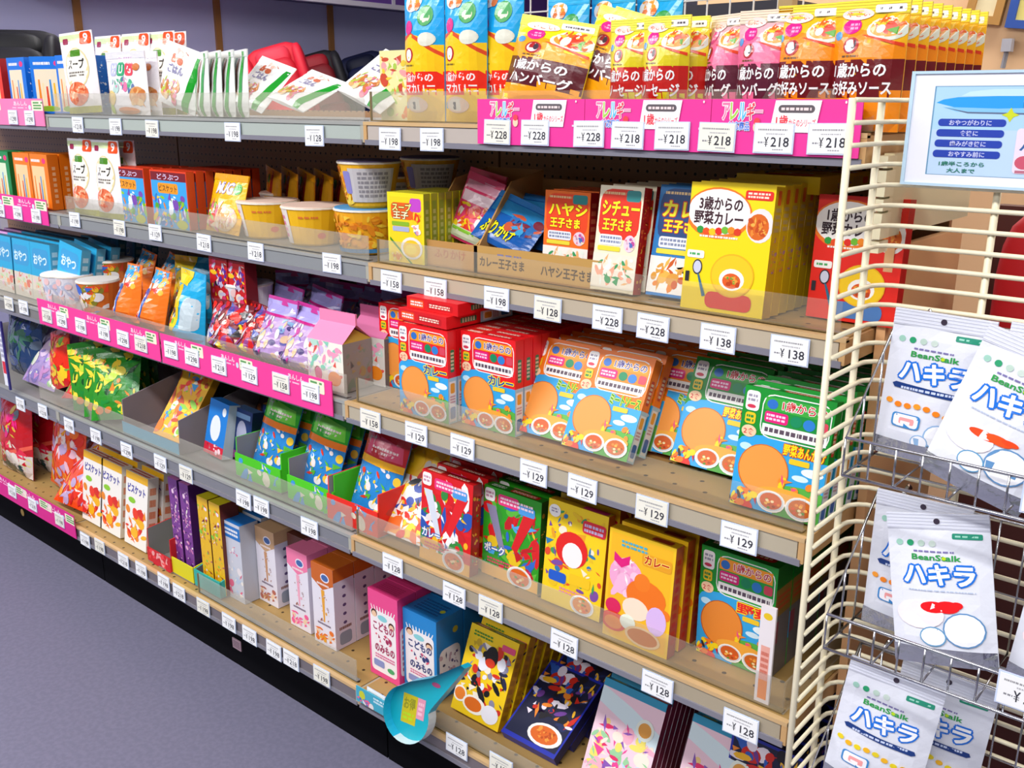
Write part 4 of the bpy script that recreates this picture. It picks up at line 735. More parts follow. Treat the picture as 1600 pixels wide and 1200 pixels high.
def pink_sign(x0, x1, z0, z1, y, label, style, cuts, col='#e62f96'):
    mb = MB(); W, H = x1-x0, z1-z0; mb.box(x0, y, z0, x1, y+.002, z1, hx(col))
    a = Art(mb, lambda u, v_, o: (x0+u*W, y-.0001-o, z0+v_*H), wh=(W, H))
    if style == 'allergy':
        for i, (ch, c) in enumerate(zip('アレルギー', ('#f27aa8', '#a8d04a', '#4ab8e8', '#e8405a', '#f0a0c0'))): a.text(ch, cuts[0]+.058*i, .62 if ch != 'ー' else .75, cuts[0]+.058*i+.054, .94 if ch != 'ー' else .81, c, WH, .05, .08)
        a.text('対応商品', cuts[0]+.05, .43, cuts[0]+.2, .6, '#4a7ae0', WH, .04, .06); a.ell(cuts[0]+.25, .5, .025, .1, '#f4d0b0', 12); a.ell(cuts[0]+.25, .6, .022, .07, '#e8404a', 12)
        q = cuts[1]; a.poly([(q+.02, .42), (q+.32, .42), (q+.35, .98), (q+.05, .98)], '#fbf6fa'); a.rrect(q+.07, .76, q+.31, .9, '#5a5258', .5); a.bars(q+.09, .79, q+.29, .87, 1, '#f0d8d8', 4)
        a.text('1歳', q+.06, .5, q+.14, .72, '#ea3a4a', None, .05); a.text('からのシリーズ', q+.145, .52, q+.32, .66, '#e84a5a', None, .02)
        a.ell(cuts[2], .95, .006, .025, WH, 8); a.rect(cuts[2]-.03, .43, cuts[2], .47, '#f8c8e0')
    else:
        for q in cuts:
            a.text('あんしん', q-.1, .74, q-.02, .9, '#fbd9ea', None, .05); a.bars(q-.11, .62, q-.02, .7, 1, '#f8b8d8', 3); a.ell(q-.005, .68, .008, .09, '#cfe0f4', 10)
            a.rrect(q+.008, .56, q+.085, .93, '#f0ead0', .12); a.bars(q+.016, .6, q+.078, .9, 3, '#5a9a5a', 6)
    return tag(mb.obj('pink_shelf_sign', MATTE), label, 'shelf sign', 'pink shelf signs')
sx = [0.278, 0.488, 0.693, .893]
pink_sign(sx[0], sx[1]-.001, 1.287, 1.355, -.006, 'pink sign with coloured lettering below the tilted yellow stew bag', 'allergy', (.13, .5, .93))
pink_sign(sx[1], sx[2]-.001, 1.287, 1.355, -.006, 'pink sign with coloured lettering below the red banded stew bags', 'allergy', (.1, .44, .95))
pink_sign(sx[2], sx[3], 1.287, 1.355, -.006, 'pink sign with coloured lettering next to the wire rack', 'allergy', (.08, .4, .9))
pink_sign(-2.2, -1.221, 1.287, 1.355, -.006, 'pink sign under the blue stick snack cartons on the far bay top shelf', 'plain', (.66, .93), '#f07ab0')
pink_sign(-2.2, -1.272, 1.03, 1.098, -.006, 'pink sign under the orange stick snack cartons', 'plain', (.7, .92))
pink_sign(-1.240, -0.637, .782, .85, -.0765, 'pink sign under the orange and blue face bags', 'plain', (.2, .55, .9), '#f23a96')
pink_sign(-0.629, -0.030, .782, .85, -.0765, 'pink sign under the lilac and pink candy bags', 'plain', (.2, .5, .88), '#f23a96')
pink_sign(-2.2, -1.193, .17, .24, -.0765, 'pink sign on the bottom shelf of the far bay near the floor', 'plain', (.62, .78, .94), '#d8208a')

# ------------------------------------------------------------------ TOP SHELF
st('snack_carton', 'red_stick_snack', 1, -1.511-.095, .02, 'red stick snack carton at the far end of the top shelf', 'carton', n=2)
st('snack_carton', 'blue_stick_snack', 1, -1.459, .02, 'blue stick snack carton beside the red one on the top shelf', 'carton', n=3, dy=.05)
st('snack_carton', 'blue_stick_snack', 1, -1.318, .04, 'blue stick snack carton in the middle of the blue cartons', 'carton', n=2, dy=.05, yaw=25)
st('snack_carton', 'blue_stick_snack', 1, -1.200, .03, 'blue stick snack carton leaning on the white vegetable pouch', 'carton', n=2, dy=.05)
st('vegetable_pouch', 'white_vegetable_pouch', 1, -1.136, .032, 'white vegetable soup pouch bent forward at the fence', 'pouch', yaw=8, roll=-3)
st('vegetable_pouch', 'white_vegetable_pouch', 1, -1.186, .12, 'white vegetable pouch with orange nine badge, behind the bent one', 'pouch', n=2, dy=.03, lean=4)
st('vegetable_pouch', 'white_vegetable_pouch', 1, -1.039, .115, 'white vegetable pouch with orange badge above the noodle bag', 'pouch', n=2, dy=.03, lean=4)
st('vegetable_pouch', 'white_vegetable_pouch', 1, -0.938, .12, 'white vegetable pouch with orange badge at the end of its group', 'pouch', n=2, dy=.03, lean=4)
st('noodle_bag', 'white_mug_noodle_bag', 1, -0.951, .035, 'white noodle bag with big coloured letters at the top shelf fence', 'bag', n=2, dy=.03)
st('rice_bag', 'white_green_rice_bag', 1, -0.754, .05, 'white rice bag with green stripe leaning against the next', 'bag', yaw=6, lean=6, roll=15)
for i, (u, l) in enumerate(((.0, 'first'), (.055, 'second'), (.11, 'third'), (.165, 'fourth'))):
    st('rice_bag', 'white_striped_rice_bag', 1, -0.580+u*.85-.075, .06, 'white rice bag turned edge on, %s after the leaning one' % l, 'bag', yaw=-22, lean=2, group='white rice bags standing edge on')
st('rice_bag', 'white_green_rice_bag', 1, -0.394-.075, .04, 'white rice bag with green stripe slumped at the fence', 'bag', lean=40, roll=14, sc=.88)
st('rice_bag', 'white_green_rice_bag', 1, -0.290-.06, .05, 'low slumped white rice bag beside the car seat view', 'bag', lean=62, roll=14, sc=.9)
st('rice_bag', 'white_green_rice_bag', 1, -0.120+.01, .03, 'white rice bag sagging against the small vegetable carton', 'bag', lean=52, roll=20, sc=.95)
carton('small_vegetable_carton', .075, .12, .03, '#ece2a0', simple(['#e8c83a', '#c8462a', '#e8802a', '#a8c84a', '#f0a0a0', '#f4ecc0'], 3, n=18), None, None, {'r': '#d8c88a'})
st('vegetable_carton', 'small_vegetable_carton', 1, -0.020, .06, 'small pale carton printed with vegetables beside the tall macaroni bags', 'carton')
for i, (u, y, l) in enumerate(((636, .035, 'tall blue and yellow macaroni bag next to the small vegetable carton'), (697, .035, 'tall blue and yellow macaroni bag in the middle of three'), (752, .06, 'tall blue and yellow macaroni bag partly hidden by the tilted yellow bag'))):
    st('macaroni_bag', 'blue_top_macaroni', 1, (0.074, 0.169, 0.223)[i]+.001, y, l, 'bag', group='tall macaroni bags')
for i, x in enumerate((.27, .345, .42)):
    st('macaroni_bag', 'blue_top_macaroni', 1, x, .17+.02*i, 'blue topped macaroni bag behind the yellow stew bags, %s along' % ORD[i].replace('front', 'first'), 'bag', group='blue bags at the back', dz=-.0, lean=3, sc=.92)
st('stew_bag', 'yellow_stew_bag', 1, 0.305-.012, .03, 'yellow stew bag tilted sideways above the pink sign', 'bag', lean=12, roll=9)
st('stew_bag', 'yellow_stew_bag', 1, 0.404-.01, .055, 'yellow stew bag leaning beside the tilted one', 'bag', lean=14, roll=14, n=2, dy=.04, yaw=-15)
st('stew_bag', 'red_band_stew_bag', 1, 0.494, .045, 'yellow stew bag with red band, in the narrower file', 'bag', n=3, dy=.035)
st('stew_bag', 'red_band_stew_bag', 1, 0.560, .03, 'yellow stew bag with red band, in the file before the pink bags', 'bag', n=5, dy=.03, dx=.011)
st('stew_bag', 'pink_stew_bag', 1, 0.640, .06, 'pink stew bag beside the red banded ones', 'bag', n=3, dy=.035, yaw=-25)
st('stew_bag', 'pink_stew_bag', 1, 0.707, .03, 'pink stew bag beside the orange sauce bags', 'bag', n=3, dy=.04)
st('sauce_bag', 'orange_sauce_bag', 1, 0.768-.008, .03, 'orange sauce bag next to the pink stew bags', 'bag', n=5, dy=.035, dx=.003)
st('sauce_bag', 'orange_sauce_bag', 1, 0.837, .025, 'orange sauce bag at the wire rack end', 'bag', n=9, dy=.03, dx=.002)

# ------------------------------------------------------------------ SECOND SHELF
st('snack_carton', 'green_stick_snack', 2, -1.636, .02, 'green stick snack carton on the second shelf', 'carton', n=2, dy=.035)
st('snack_carton', 'orange_stick_snack', 2, -1.501, .02, 'orange stick snack carton beside the green ones', 'carton', n=2, dy=.035)
st('snack_carton', 'orange_stick_snack', 2, -1.399, .02, 'orange stick snack carton near the white pouches', 'carton', n=4, dy=.034)
st('vegetable_pouch', 'white_vegetable_pouch', 2, -1.197, .035, 'white vegetable pouch on the second shelf beside the orange cartons', 'pouch', n=2, dy=.03)
st('vegetable_pouch', 'white_vegetable_pouch', 2, -1.062, .032, 'white vegetable pouch on the second shelf beside the animal biscuits', 'pouch', n=2, dy=.04)
st('biscuit_carton', 'zoo_biscuit', 2, -0.979, .03, 'red and blue animal biscuit carton next to the white pouches', 'carton', n=5, dy=.025)
st('biscuit_carton', 'zoo_biscuit', 2, -0.796, .03, 'red and blue animal biscuit carton next to the yellow noodle bag', 'carton', n=8, dy=.025)
st('noodle_bag', 'yellow_mug_bag', 2, -0.599, .035, 'yellow noodle bag with big letters leaning on the shelf', 'bag', lean=16, yaw=-6)
for i in range(5):
    st('noodle_bag', 'orange_striped_noodle_bag', 2, -0.580-.05+.06*i, .2, 'yellow and orange noodle bag behind the cups, %s along' % ORD[i].replace('front', 'first'), 'bag', yaw=-24, dz=0.0, lean=2, roll=4, group='noodle bags behind the cups')
def cupat(kind, des, row, x, y, label, dz=0, yaw=0, cat='cup'):
    me = MESH[des]; o = link(kind, me[0][1])
    for pn, pm in me[1:]: link(pn, pm, o)
    o.location = (x, y, (Z[row] if row else 0)+dz+.0008); o.rotation_euler = (0, 0, rad(yaw)); return tag(o, label, cat, 'paper noodle cups')
cupat('noodle_cup', 'yellow_noodle_cup', 2, -0.432, .095, 'yellow paper noodle cup nearest the yellow noodle bag', yaw=20)
cupat('noodle_cup', 'yellow_noodle_cup', 2, -0.275, .095, 'yellow paper noodle cup in the middle of the row of cups', yaw=20)
cupat('noodle_cup', 'yellow_noodle_cup', 2, -0.559, .245, 'yellow paper noodle cup behind the front two cups', yaw=20)
cupat('noodle_cup', 'patterned_noodle_cup_front', 2, -0.098-.005, .09, 'patterned yellow noodle cup at the fence, lowest of its pile', yaw=10)
cupat('noodle_cup', 'patterned_noodle_cup', 2, -0.088-.005, .09, 'patterned noodle cup standing on top of another', dz=.0885, yaw=15)
cupat('noodle_cup', 'patterned_noodle_cup_front', 2, -0.080-.02, .26, 'patterned noodle cup under the back pile behind the soup cartons', yaw=10)
cupat('noodle_cup', 'patterned_noodle_cup', 2, -0.079-.02, .26, 'patterned noodle cup on top of the back pile', dz=.0885, yaw=15)
cupat('noodle_cup', 'patterned_noodle_cup', 2, -0.186, .24, 'patterned noodle cup behind the front pile', dz=.05, yaw=40)
st('soup_carton', 'yellow_soup', 2, 0.014, .04, 'yellow soup carton at the start of the second shelf, end bay', 'carton', n=7, yaw=4)
def tray(name, x, y, z, W, D, hf, hb, cols, label, cat='tray', yaw=0, inner=None, art=None, sideart=None, cut=.55, group=None, th=.003, hs=None):
    """display tray folded from board: low front, high back, sloping sides"""
    t = empty(name, (x, y, z+.0008), label, cat, group); t.rotation_euler = (0, 0, rad(yaw)); c, ci = hx(cols), hx(inner or cols)
    q = MB(); q.box(-W/2, 0, 0, W/2, D, th, ci); q.obj('tray_floor', MATTE, t)
    q = MB(); q.box(-W/2, 0, th, W/2, th, hf, c, {'b': ci})
    if art: art(Art(q, lambda u, v_, o: (-W/2+u*W, -.0001-o, v_*hf), wh=(W, hf)))
    q.obj('tray_front', MATTE, t)
    q = MB(); q.box(-W/2, D-th, th, W/2, D, hb, c, {'f': ci}); q.obj('tray_back', MATTE, t)
    for s_ in (-1, 1):
        xa, xb = (W/2-th, W/2) if s_ > 0 else (-W/2, -W/2+th)
        P = [(th, th), (D-th, th), (D-th, hb), (D*cut, hb*.9), (th+.002, hs or hf)]
        q = MB(); q.face([(xb, a, b_) for a, b_ in P], c if s_ > 0 else ci); q.face([(xa, a, b_) for a, b_ in reversed(P)], ci if s_ > 0 else c)
        for i in range(5): a, b2 = P[i], P[(i+1) % 5]; q.face([(xa, *a), (xb, *a), (xb, *b2), (xa, *b2)], c)
        if sideart and s_ > 0: sideart(Art(q, lambda u, v_, o: (xb+.0001+o, u*D, v_*hf), wh=(D, hf)))
        q.obj('tray_side', MATTE, t)
    return t
tray('cardboard_tray', 0.147+.008, .05, Z[2], .138, .18, .046, .165, '#b98a4c', 'brown cardboard tray holding the pink seasoning pouch', inner='#a87c46', yaw=0,
     art=lambda a: (a.text('ふりかけ', .25, .35, .8, .7, '#a85a2a'),), cut=.5)
tray('cardboard_tray', 0.351+.0, .05, Z[2], .27, .18, .047, .15, '#bd9450', 'wide brown cardboard tray holding the blue pouches and hashed beef cartons', inner='#a87c46',
     art=lambda a: (a.text('カレー王子さま', .05, .25, .42, .62, '#4a3420', None, .03), a.text('ハヤシ王子さま', .55, .22, .94, .6, '#4a3420', None, .03), a.bars(.2, .7, .4, .8, 1, '#7a78a0', 2)), cut=.8)
st('seasoning_pouch', 'pink_furikake', 2, 0.105-.015, .115, 'pink seasoning pouch leaning in the brown cardboard tray', 'pouch', lean=14, roll=14, dz=.022)
st('seasoning_pouch', 'pink_furikake', 2, 0.082-.01, .155, 'pink seasoning pouch standing behind the leaning one', 'pouch', lean=10, roll=10, dz=.03)
st('seasoning_pouch', 'blue_furikake', 2, 0.185-.005, .078, 'dark blue seasoning pouch slumped over the tray front', 'pouch', lean=38, roll=16, dz=.018)
st('seasoning_pouch', 'blue_furikake', 2, 0.182+.0, .13, 'dark blue seasoning pouch behind the slumped one', 'pouch', lean=30, roll=4, dz=.03)
st('beef_carton', 'orange_hashed_beef', 2, 0.339, .085, 'orange hashed beef carton standing in the wide cardboard tray', 'carton', n=5, dz=.004, lean=3)
st('stew_carton', 'cream_stew', 2, 0.468, .045, 'cream coloured stew carton beside the cardboard tray', 'carton', n=5, dy=.03, lean=8, leanstep=0, dx=.002)
st('curry_carton', 'blue_curry_prince', 2, 0.561, .06, 'blue curry carton leaning behind the yellow curry cartons', 'carton', n=3, lean=11)
st('curry_carton', 'yellow_three_year_curry', 2, 0.646, .02, 'large yellow vegetable curry carton in the second shelf file', 'carton', n=9, lean=5, leanstep=0)
o = st('curry_carton', 'yellow_three_year_curry', 0, 0.658-.0, .31, 'yellow curry carton lying flat on top of the standing yellow file', 'carton', lean=-90)
o.location = (0.727, .13, Z[2]+.186); o.rotation_euler = (rad(-90), 0, 0)
st('curry_carton', 'red_one_year_curry', 2, 0.812-.006, .085, 'red vegetable curry carton next to the wire rack', 'carton', n=1, lean=4)

# ------------------------------------------------------------------ THIRD SHELF
for i, (u, d, n_) in enumerate(((-1.646-.1, 'lilac_baby_snack', 3), (-1.646+.022, 'pale_blue_baby_snack', 4), (-1.513, 'pale_blue_baby_snack', 4), (-1.392, 'pale_blue_baby_snack', 4))):
    st('baby_snack_carton', d, 3, u, -.02, ('lilac baby snack carton at the far end' if i == 0 else 'pale blue baby snack carton, %s file from the lilac ones' % ORD[i].replace('front', 'first')), 'carton', n=n_, dy=.04, lean=3)
st('baby_snack_carton', 'pale_blue_baby_snack', 3, -1.261, -.02, 'pale blue baby snack carton leaning toward the white cup', 'carton', n=3, dy=.04, lean=8, roll=8)
st('baby_snack_carton', 'pale_blue_baby_snack', 3, -1.409, .12, 'pale blue baby snack carton standing behind the white cup', 'carton', n=4, dy=.05, lean=8)
cupat('snack_cup', 'white_lid_cup', 3, -1.176, .0, 'white lidded snack cup beside the pale blue cartons', dz=.0)
cupat('snack_cup', 'white_lid_cup', 3, -1.201-.01, -.015, 'white lidded snack cup leaning over the pink sign', dz=.0)
cupat('snack_cup', 'snack_cup', 3, -1.048, -.0, 'orange printed snack cup beside the white lidded cups', dz=.0)
cupat('snack_cup', 'snack_cup', 3, -1.153, .1, 'orange printed snack cup at the back', dz=.03)
for i, (x, y, l) in enumerate(((-0.936, -.01, 'orange and blue face shaped snack bag beside the snack cups'), (-0.826, -.01, 'orange and blue face shaped snack bag near the yellow bag'), (-1.123, .11, 'orange and blue snack bag in the back behind the face bags'), (-0.990, .1, 'orange and blue snack bag lying behind the yellow bag'))):
    st('face_snack_bag', 'orange_blue_face_bag', 3, x, y, l, 'bag', lean=10+4*i, yaw=-12, roll=3*i-4)
st('snack_bag', 'yellow_cyan_snack_bag', 3, -0.677, -.01, 'yellow and cyan snack bag behind the pink sign joint', 'bag', lean=6, yaw=-10)
st('snack_bag', 'yellow_cyan_snack_bag', 3, -0.859, .11, 'cyan snack bag standing in the dark behind the yellow one', 'bag', lean=6, yaw=10)
st('toy_carton', 'red_toy_carton', 3, -0.566, .02, 'slim red and black candy carton standing tall on the third shelf', 'carton', dz=.05, roll=2)
st('toy_carton', 'red_toy_carton', 3, -0.499, .022, 'second slim red candy carton close to the first', 'carton', dz=.05)
cupat('snack_cup', 'white_lid_cup', 3, -0.487, .07, 'white lidded cup behind the red candy cartons', dz=.05)
st('snack_bag', 'black_red_snack_bag', 3, -0.519, -.02, 'black and red printed snack bag lying low at the pink sign', 'bag', lean=10)
st('snack_bag', 'black_red_snack_bag', 3, -0.437, -.01, 'red and yellow snack bag beside the black one', 'bag', lean=14, yaw=-14)
for i, (x, y, l) in enumerate(((-0.348, -.015, 'lilac princess style candy bag next to the red snack bags'), (-0.256, -.015, 'lilac candy bag next to the white gable bag'), (-0.474, .09, 'pink and green candy bag behind the lilac bags'), (-0.358, .1, 'pink candy bag in the dark behind the gable bag'))):
    st('candy_bag', 'lilac_princess_bag', 3, x, y, l, 'bag', lean=12, yaw=-10, roll=2*i-2, dz=.0)
st('snack_bag', 'green_bean_snack_bag', 3, -0.607, .24, 'green snack bag deep in the third shelf behind the candy bags', 'bag', lean=40)
st('snack_bag', 'red_orange_chip_bag', 3, -0.408, .24, 'red snack bag deep in the third shelf behind the gable bags', 'bag', lean=40)
for i in range(5):
    st('candy_bag', 'lilac_princess_bag', 3, -0.480-.12+.09*i, .22+.01*(i % 2), 'dark candy bag standing at the very back of the third shelf, %s along' % ORD[i].replace('front', 'first'), 'bag', lean=6, roll=3*i-6, group='candy bags at the very back')
q = MB(); q.box(-.012, 0, -.09, .012, .003, .09, hx('#e8eaf2')); q.box(.012, -.001, -.1, .02, .004, .1, hx('#2a2a7a')); a = Art(q, lambda u, v_, o: (-.012+.024*u, -.0001-o, -.09+.18*v_), wh=(.024, .18)); a.rect(.1, .2, .9, .4, '#d8283a'); a.bars(.1, .45, .9, .95, 6, '#b8b8d0', 2)
o = q.obj('hanging_notice', CARD); o.location = (-1.480, -.09, 0.656); tag(o, 'narrow white notice with navy edge hanging at the far bay', 'notice')
st('gable_bag', 'gable_candy_bag', 3, -0.137+.002, -.045, 'white and pink gable topped candy bag at the sign end', 'bag', yaw=3)
st('gable_bag', 'gable_candy_bag_grey', 3, -0.108, .035, 'grey sided gable topped candy bag beside the red curry cartons', 'bag', yaw=3)
st('curry_carton', 'red_curry', 3, -0.036+.002, .05, 'red curry carton half hidden at the bay joint', 'carton', n=5)
st('curry_carton', 'red_curry', 3, .121, -.044, 'red curry carton in the file with cartons lying on top', 'carton', n=15, dy=.0225)
for i in range(2):
    o = st('curry_carton', 'red_curry', 0, 0, 0, 'red curry carton lying flat on the standing red file, %s one' % ('lower', 'upper')[i], 'carton')
    o.location = (.183+.004*i, -.04+.012*i+.163, Z[3]+.1665+.0215*i); o.rotation_euler = (rad(90), 0, rad(-2+3*i))
o = st('curry_carton', 'red_curry', 0, 0, 0, 'red curry carton lying flat farther back on the red file', 'carton'); o.location = (.188, .3, Z[3]+.1665); o.rotation_euler = (rad(90), 0, rad(3))
st('curry_carton', 'red_curry', 3, .249, -.019, 'red curry carton in the long file beside the meat sauce', 'carton', n=16, dy=.0225)
st('sauce_carton', 'orange_meat_sauce', 3, .352, -.008, 'orange meat sauce carton tilted back next to the red curry file', 'carton', n=8, lean=27, leanstep=0, dy=.033)
st('sauce_carton', 'orange_meat_sauce', 3, .463, -.015, 'orange meat sauce carton tilted back, full front showing', 'carton', n=9, lean=26, leanstep=0, dy=.033)
st('sauce_carton', 'orange_meat_sauce', 3, .545, .055, 'orange meat sauce carton tilted back beside the green cartons', 'carton', n=6, lean=24, leanstep=0, dy=.033)
st('rice_carton', 'green_vegetable_rice', 3, .63, .04, 'green vegetable rice carton tilted back behind the front green file', 'carton', n=8, lean=24, leanstep=0, dy=.031)
st('rice_carton', 'green_vegetable_rice', 3, .772, -.035, 'green vegetable rice carton in the front green file', 'carton', n=10, lean=9, leanstep=1.2, dy=.029)

# ------------------------------------------------------------------ FOURTH SHELF
st('snack_bag', 'blue_green_snack_bag', 4, -1.736+.02, .02, 'dark blue and green snack bag at the far end of the fourth shelf', 'bag', lean=5)
st('snack_bag', 'blue_green_snack_bag', 4, -1.869, .14, 'dark blue snack bag behind the lilac bag', 'bag', lean=5)
st('snack_bag', 'lilac_snack_bag', 4, -1.545, -.02, 'lilac snack bag slumped over the fourth shelf fence', 'bag', lean=35)
st('snack_bag', 'lilac_snack_bag', 4, -1.565, .1, 'lilac snack bag lying behind the red chip bags', 'bag', lean=15, dz=.02)
for i, (u, y, le, ro, l) in enumerate(((-1.386, -.01, 14, -18, 'red and orange chip bag standing beside the lilac bag'), (-1.268, -.035, 48, -10, 'red and orange chip bag lying over the fence'), (-1.318, .05, 10, -20, 'red and orange chip bag at the back near the green bags'))):
    st('chip_bag', 'red_orange_chip_bag', 4, u, y, l, 'bag', lean=le, roll=ro, group='red and orange chip bags')
for i in range(6):
    st('bean_snack_bag', 'green_bean_snack_bag', 4, (-1.157, -1.064-.015, -0.986-.045, -1.238, -1.184, -1.167-.06)[i], (-.02, -.03, -.035, .07, .09, .14)[i], 'green bean snack bag, %s counted from the red chip bags' % ORD[i].replace('front', 'first'), 'bag', lean=(16, 22, 28, 12, 10, 6)[i], roll=(-10, -8, -6, -6, -4, -2)[i], yaw=32, group='green bean snack bags')
tray('grey_display_tray', -0.733-.04, -.05, Z[4], .262, .35, .03, .17, '#8a7f84', 'grey display tray with cyan edge holding the tall yellow carton', inner='#857a80', cut=.85, hs=.085, art=lambda a: a.rect(0, 0, 1, 1, '#5fb0d0'))
carton('long_yellow_snack', .125, .225, .02, '#f2b414', simple(['#e8301c', '#f0a0a8', '#f2d41a', '#8ac83a', '#3a9ad8', '#f07a1c', '#f6e8d0', '#c84a1c'], 5, n=30), None, None, {'r': '#c88a14', 't': '#c8a018'})
st('snack_carton', 'long_yellow_snack', 4, -0.788+.0, -.035, 'long bright yellow snack carton leaning back in the grey tray', 'carton', lean=36, roll=1, dz=.004)
st('snack_carton', 'long_yellow_snack', 4, -0.929+.04, .06, 'long yellow snack carton behind the leaning one', 'carton', lean=28, roll=0, dz=.005)
st('engine_carton', 'blue_engine_carton', 4, -0.604, -.01, 'bright blue carton with a pale oval in the fourth shelf', 'carton', lean=12, roll=4)
for i in range(3): st('engine_carton', 'navy_engine_carton', 4, -0.529+.045*i-.01, .02+.05*i, 'navy blue carton behind the grey shelf front, %s back' % ORD[i].replace('front', 'first'), 'carton', lean=8, roll=2)
for i in range(5): st('film_snack', 'dark_film_snack', 4, -0.740+.06*i-.08, .14+.02*(4-i), 'dark brown snack packet high at the back, %s along' % ORD[i].replace('front', 'first'), 'packet', lean=20, yaw=0, roll=14, dz=.03, group='dark snack packets')
def header_tray(x, y, W, cg, ch, label, text_c, red=False, yaw=0):
    tray('snack_display_tray', x, y, Z[4], W, .2, .055, .1, cg, label, inner='#8d8b8f', cut=.7, hs=.09, yaw=yaw, art=lambda a: (a.confetti(.05, .1, .95, .9, 8, [cg, '#f0e8d0', cg, '#3a9ae0'], 3, (.06, .12)),), sideart=(lambda a: a.confetti(.1, .1, .9, .9, 8, ['#c83a30', '#8a1c14', '#4a4a4a'], 3, (.06, .12))) if red else None, group='snack trays with hanging header bags')
header_tray(-0.306-.045, -.035, .165, '#4cc81c', 0, 'bright green tray full of header bags near the navy cartons', 0)
header_tray(-0.143-.02, -.04, .15, '#4fcc1e', 0, 'bright green tray full of header bags in the middle of three', 0)
header_tray(0.014-.035, -.05, .15, '#e8281c', 0, 'red tray full of header bags at the bay joint', 0, True)
def header_bag(name, c1, c2, c3):
    pouch(name, .12, .205, .016, '#2a86d0', lambda a: (a.confetti(.05, .1, .95, .58, 18, ['#f0c83a', '#e8e0e0', '#d83a24', '#3a9ae8', '#f2f0ee', '#5ab83a'], 7, (.05, .1)), a.rect(0, .5, 1, .57, c3), a.rect(0, .57, 1, 1, c1), a.poly([(.05, .59), (.95, .59), (.9, .74), (.12, .8)], c2), a.ell(.2, .73, .1, .05, '#b8b0a8'), a.bars(.25, .61, .85, .69, 2, '#f0d8d8', 4)), stand=False, seed=40)
header_bag('green_header_bag', '#22a01c', '#6fd03c', '#f07c14'); header_bag('red_header_bag', '#b81424', '#d0486a', '#f0b01c')
for k, (x, y, d, l) in enumerate(((-0.415-.01, .0, 'green_header_bag', 'green topped header bag in the first green tray'), (-0.259, .0, 'green_header_bag', 'green topped header bag in the second green tray'), (-0.075-.0, -.01, 'red_header_bag', 'red topped header bag in the red tray'))):
    st('header_bag', d, 4, x, y, l, 'bag', n=3, dy=.04, lean=20, dz=.006, roll=3)
st('party_carton', 'yellow_party_curry', 4, .006, -.035, 'yellow party curry carton tilted far back at the bay joint', 'carton', n=2, lean=38, dy=.11, leanstep=0)
st('hero_carton', 'red_hero_curry', 4, .168, -.05, 'red hero curry carton on the fourth shelf', 'carton', n=7, lean=4, dy=.038)
st('hero_carton', 'green_hero_pork', 4, .293, -.018, 'green hero pork curry carton on the fourth shelf', 'carton', n=6, lean=3, dy=.038)
st('ghost_carton', 'yellow_ghost_curry', 4, .435, -.026, 'yellow curry carton with a red and white round design', 'carton', n=7, lean=6, leanstep=0, dy=.032)
st('ribbon_carton', 'pink_ribbon_curry', 4, .577, -.048, 'yellow and pink ribbon curry carton on the fourth shelf', 'carton', n=8, lean=4, dy=.031, dx=.001)
st('single_curry_carton', 'green_single_curry', 4, .712, .008, 'green vegetable curry carton on the fourth shelf beside the wire rack', 'carton', n=6, dy=.053)
q = MB(); q.box(-.011, 0, 0, .011, .004, .15, hx('#e9e2e6')); a = Art(q, lambda u, v_, o: (-.011+.022*u, -.0001-o, .15*v_), wh=(.022, .15)); a.ell(.5, .9, .3, .035, '#e8c41c'); a.rect(.2, .25, .8, .6, '#e8a89a'); a.bars(.25, .3, .75, .55, 4, '#c8604a', 2); a.rect(.2, .05, .8, .25, '#ee8a3a')
o = q.obj('price_strip_card', CARD); o.location = (0.852, -.054, Z[4]+.001); tag(o, 'narrow white and orange upright card before the green curry cartons', 'card')

# ------------------------------------------------------------------ BOTTOM SHELF
st('cracker_bag', 'red_soft_rice_cracker', 5, -1.819-.02, -.0, 'big crimson rice cracker bag at the far end of the bottom shelf', 'bag', lean=6, n=2, dy=.07)
for i in range(4):
    st('snack_bag', 'orange_snack_bag', 5, (-1.551, -1.392, -1.666, -1.405)[i]+.01, (.02, .09, .2, -.04)[i], 'orange snack bag on the bottom shelf, %s from the crimson bag' % ORD[i].replace('front', 'first'), 'bag', lean=(8, 16, 10, 40)[i], roll=(4, 12, 8, -4)[i], group='orange snack bags')
for i, (u, v_) in enumerate(((-1.231, 0), (-1.129, 0), (-1.001+.005, 1))):
    st('biscuit_carton', 'white_animal_biscuit', 5, u, -.035, 'white biscuit carton with orange fruit print, %s file of three' % ('first', 'second', 'third')[i], 'carton', n=7, dy=.045, lean=8)
tray('grey_display_tray', -0.788-.005, -.05, Z[5], .11, .34, .04, .13, '#c81c24', 'red fronted grey tray beside the biscuit cartons', inner='#8b8985', cut=.9, hs=.09, art=lambda a: a.confetti(.1, .1, .9, .9, 8, ['#e83a44', '#c81830', '#e8a0a0'], 3, (.08, .15)))
tray('grey_display_tray', -0.672-.02, -.045, Z[5], .1, .3, .045, .1, '#d8d01c', 'yellow edged grey tray holding the tall purple candy boxes', inner='#807e80', cut=.9)
tray('grey_display_tray', -0.572-.01, -.045, Z[5], .11, .3, .045, .12, '#2aa8a0', 'teal edged grey tray holding the tall yellow candy boxes', inner='#75757a', cut=.9)
for i in range(2):
    st('candy_carton', 'tall_purple_candy', 5, -0.745+.05*i, -.03+.0*i, ('tall purple candy carton beside the red fronted tray', 'tall purple candy carton beside the yellow ones')[i], 'carton', n=3, dy=.08, dz=.004)
    st('candy_carton', 'tall_yellow_candy', 5, -0.619+.05*i, -.03+.0*i, ('tall yellow candy carton next to the purple ones', 'tall yellow candy carton next to the pale blue carton')[i], 'carton', n=3, dy=.08, dz=.004)
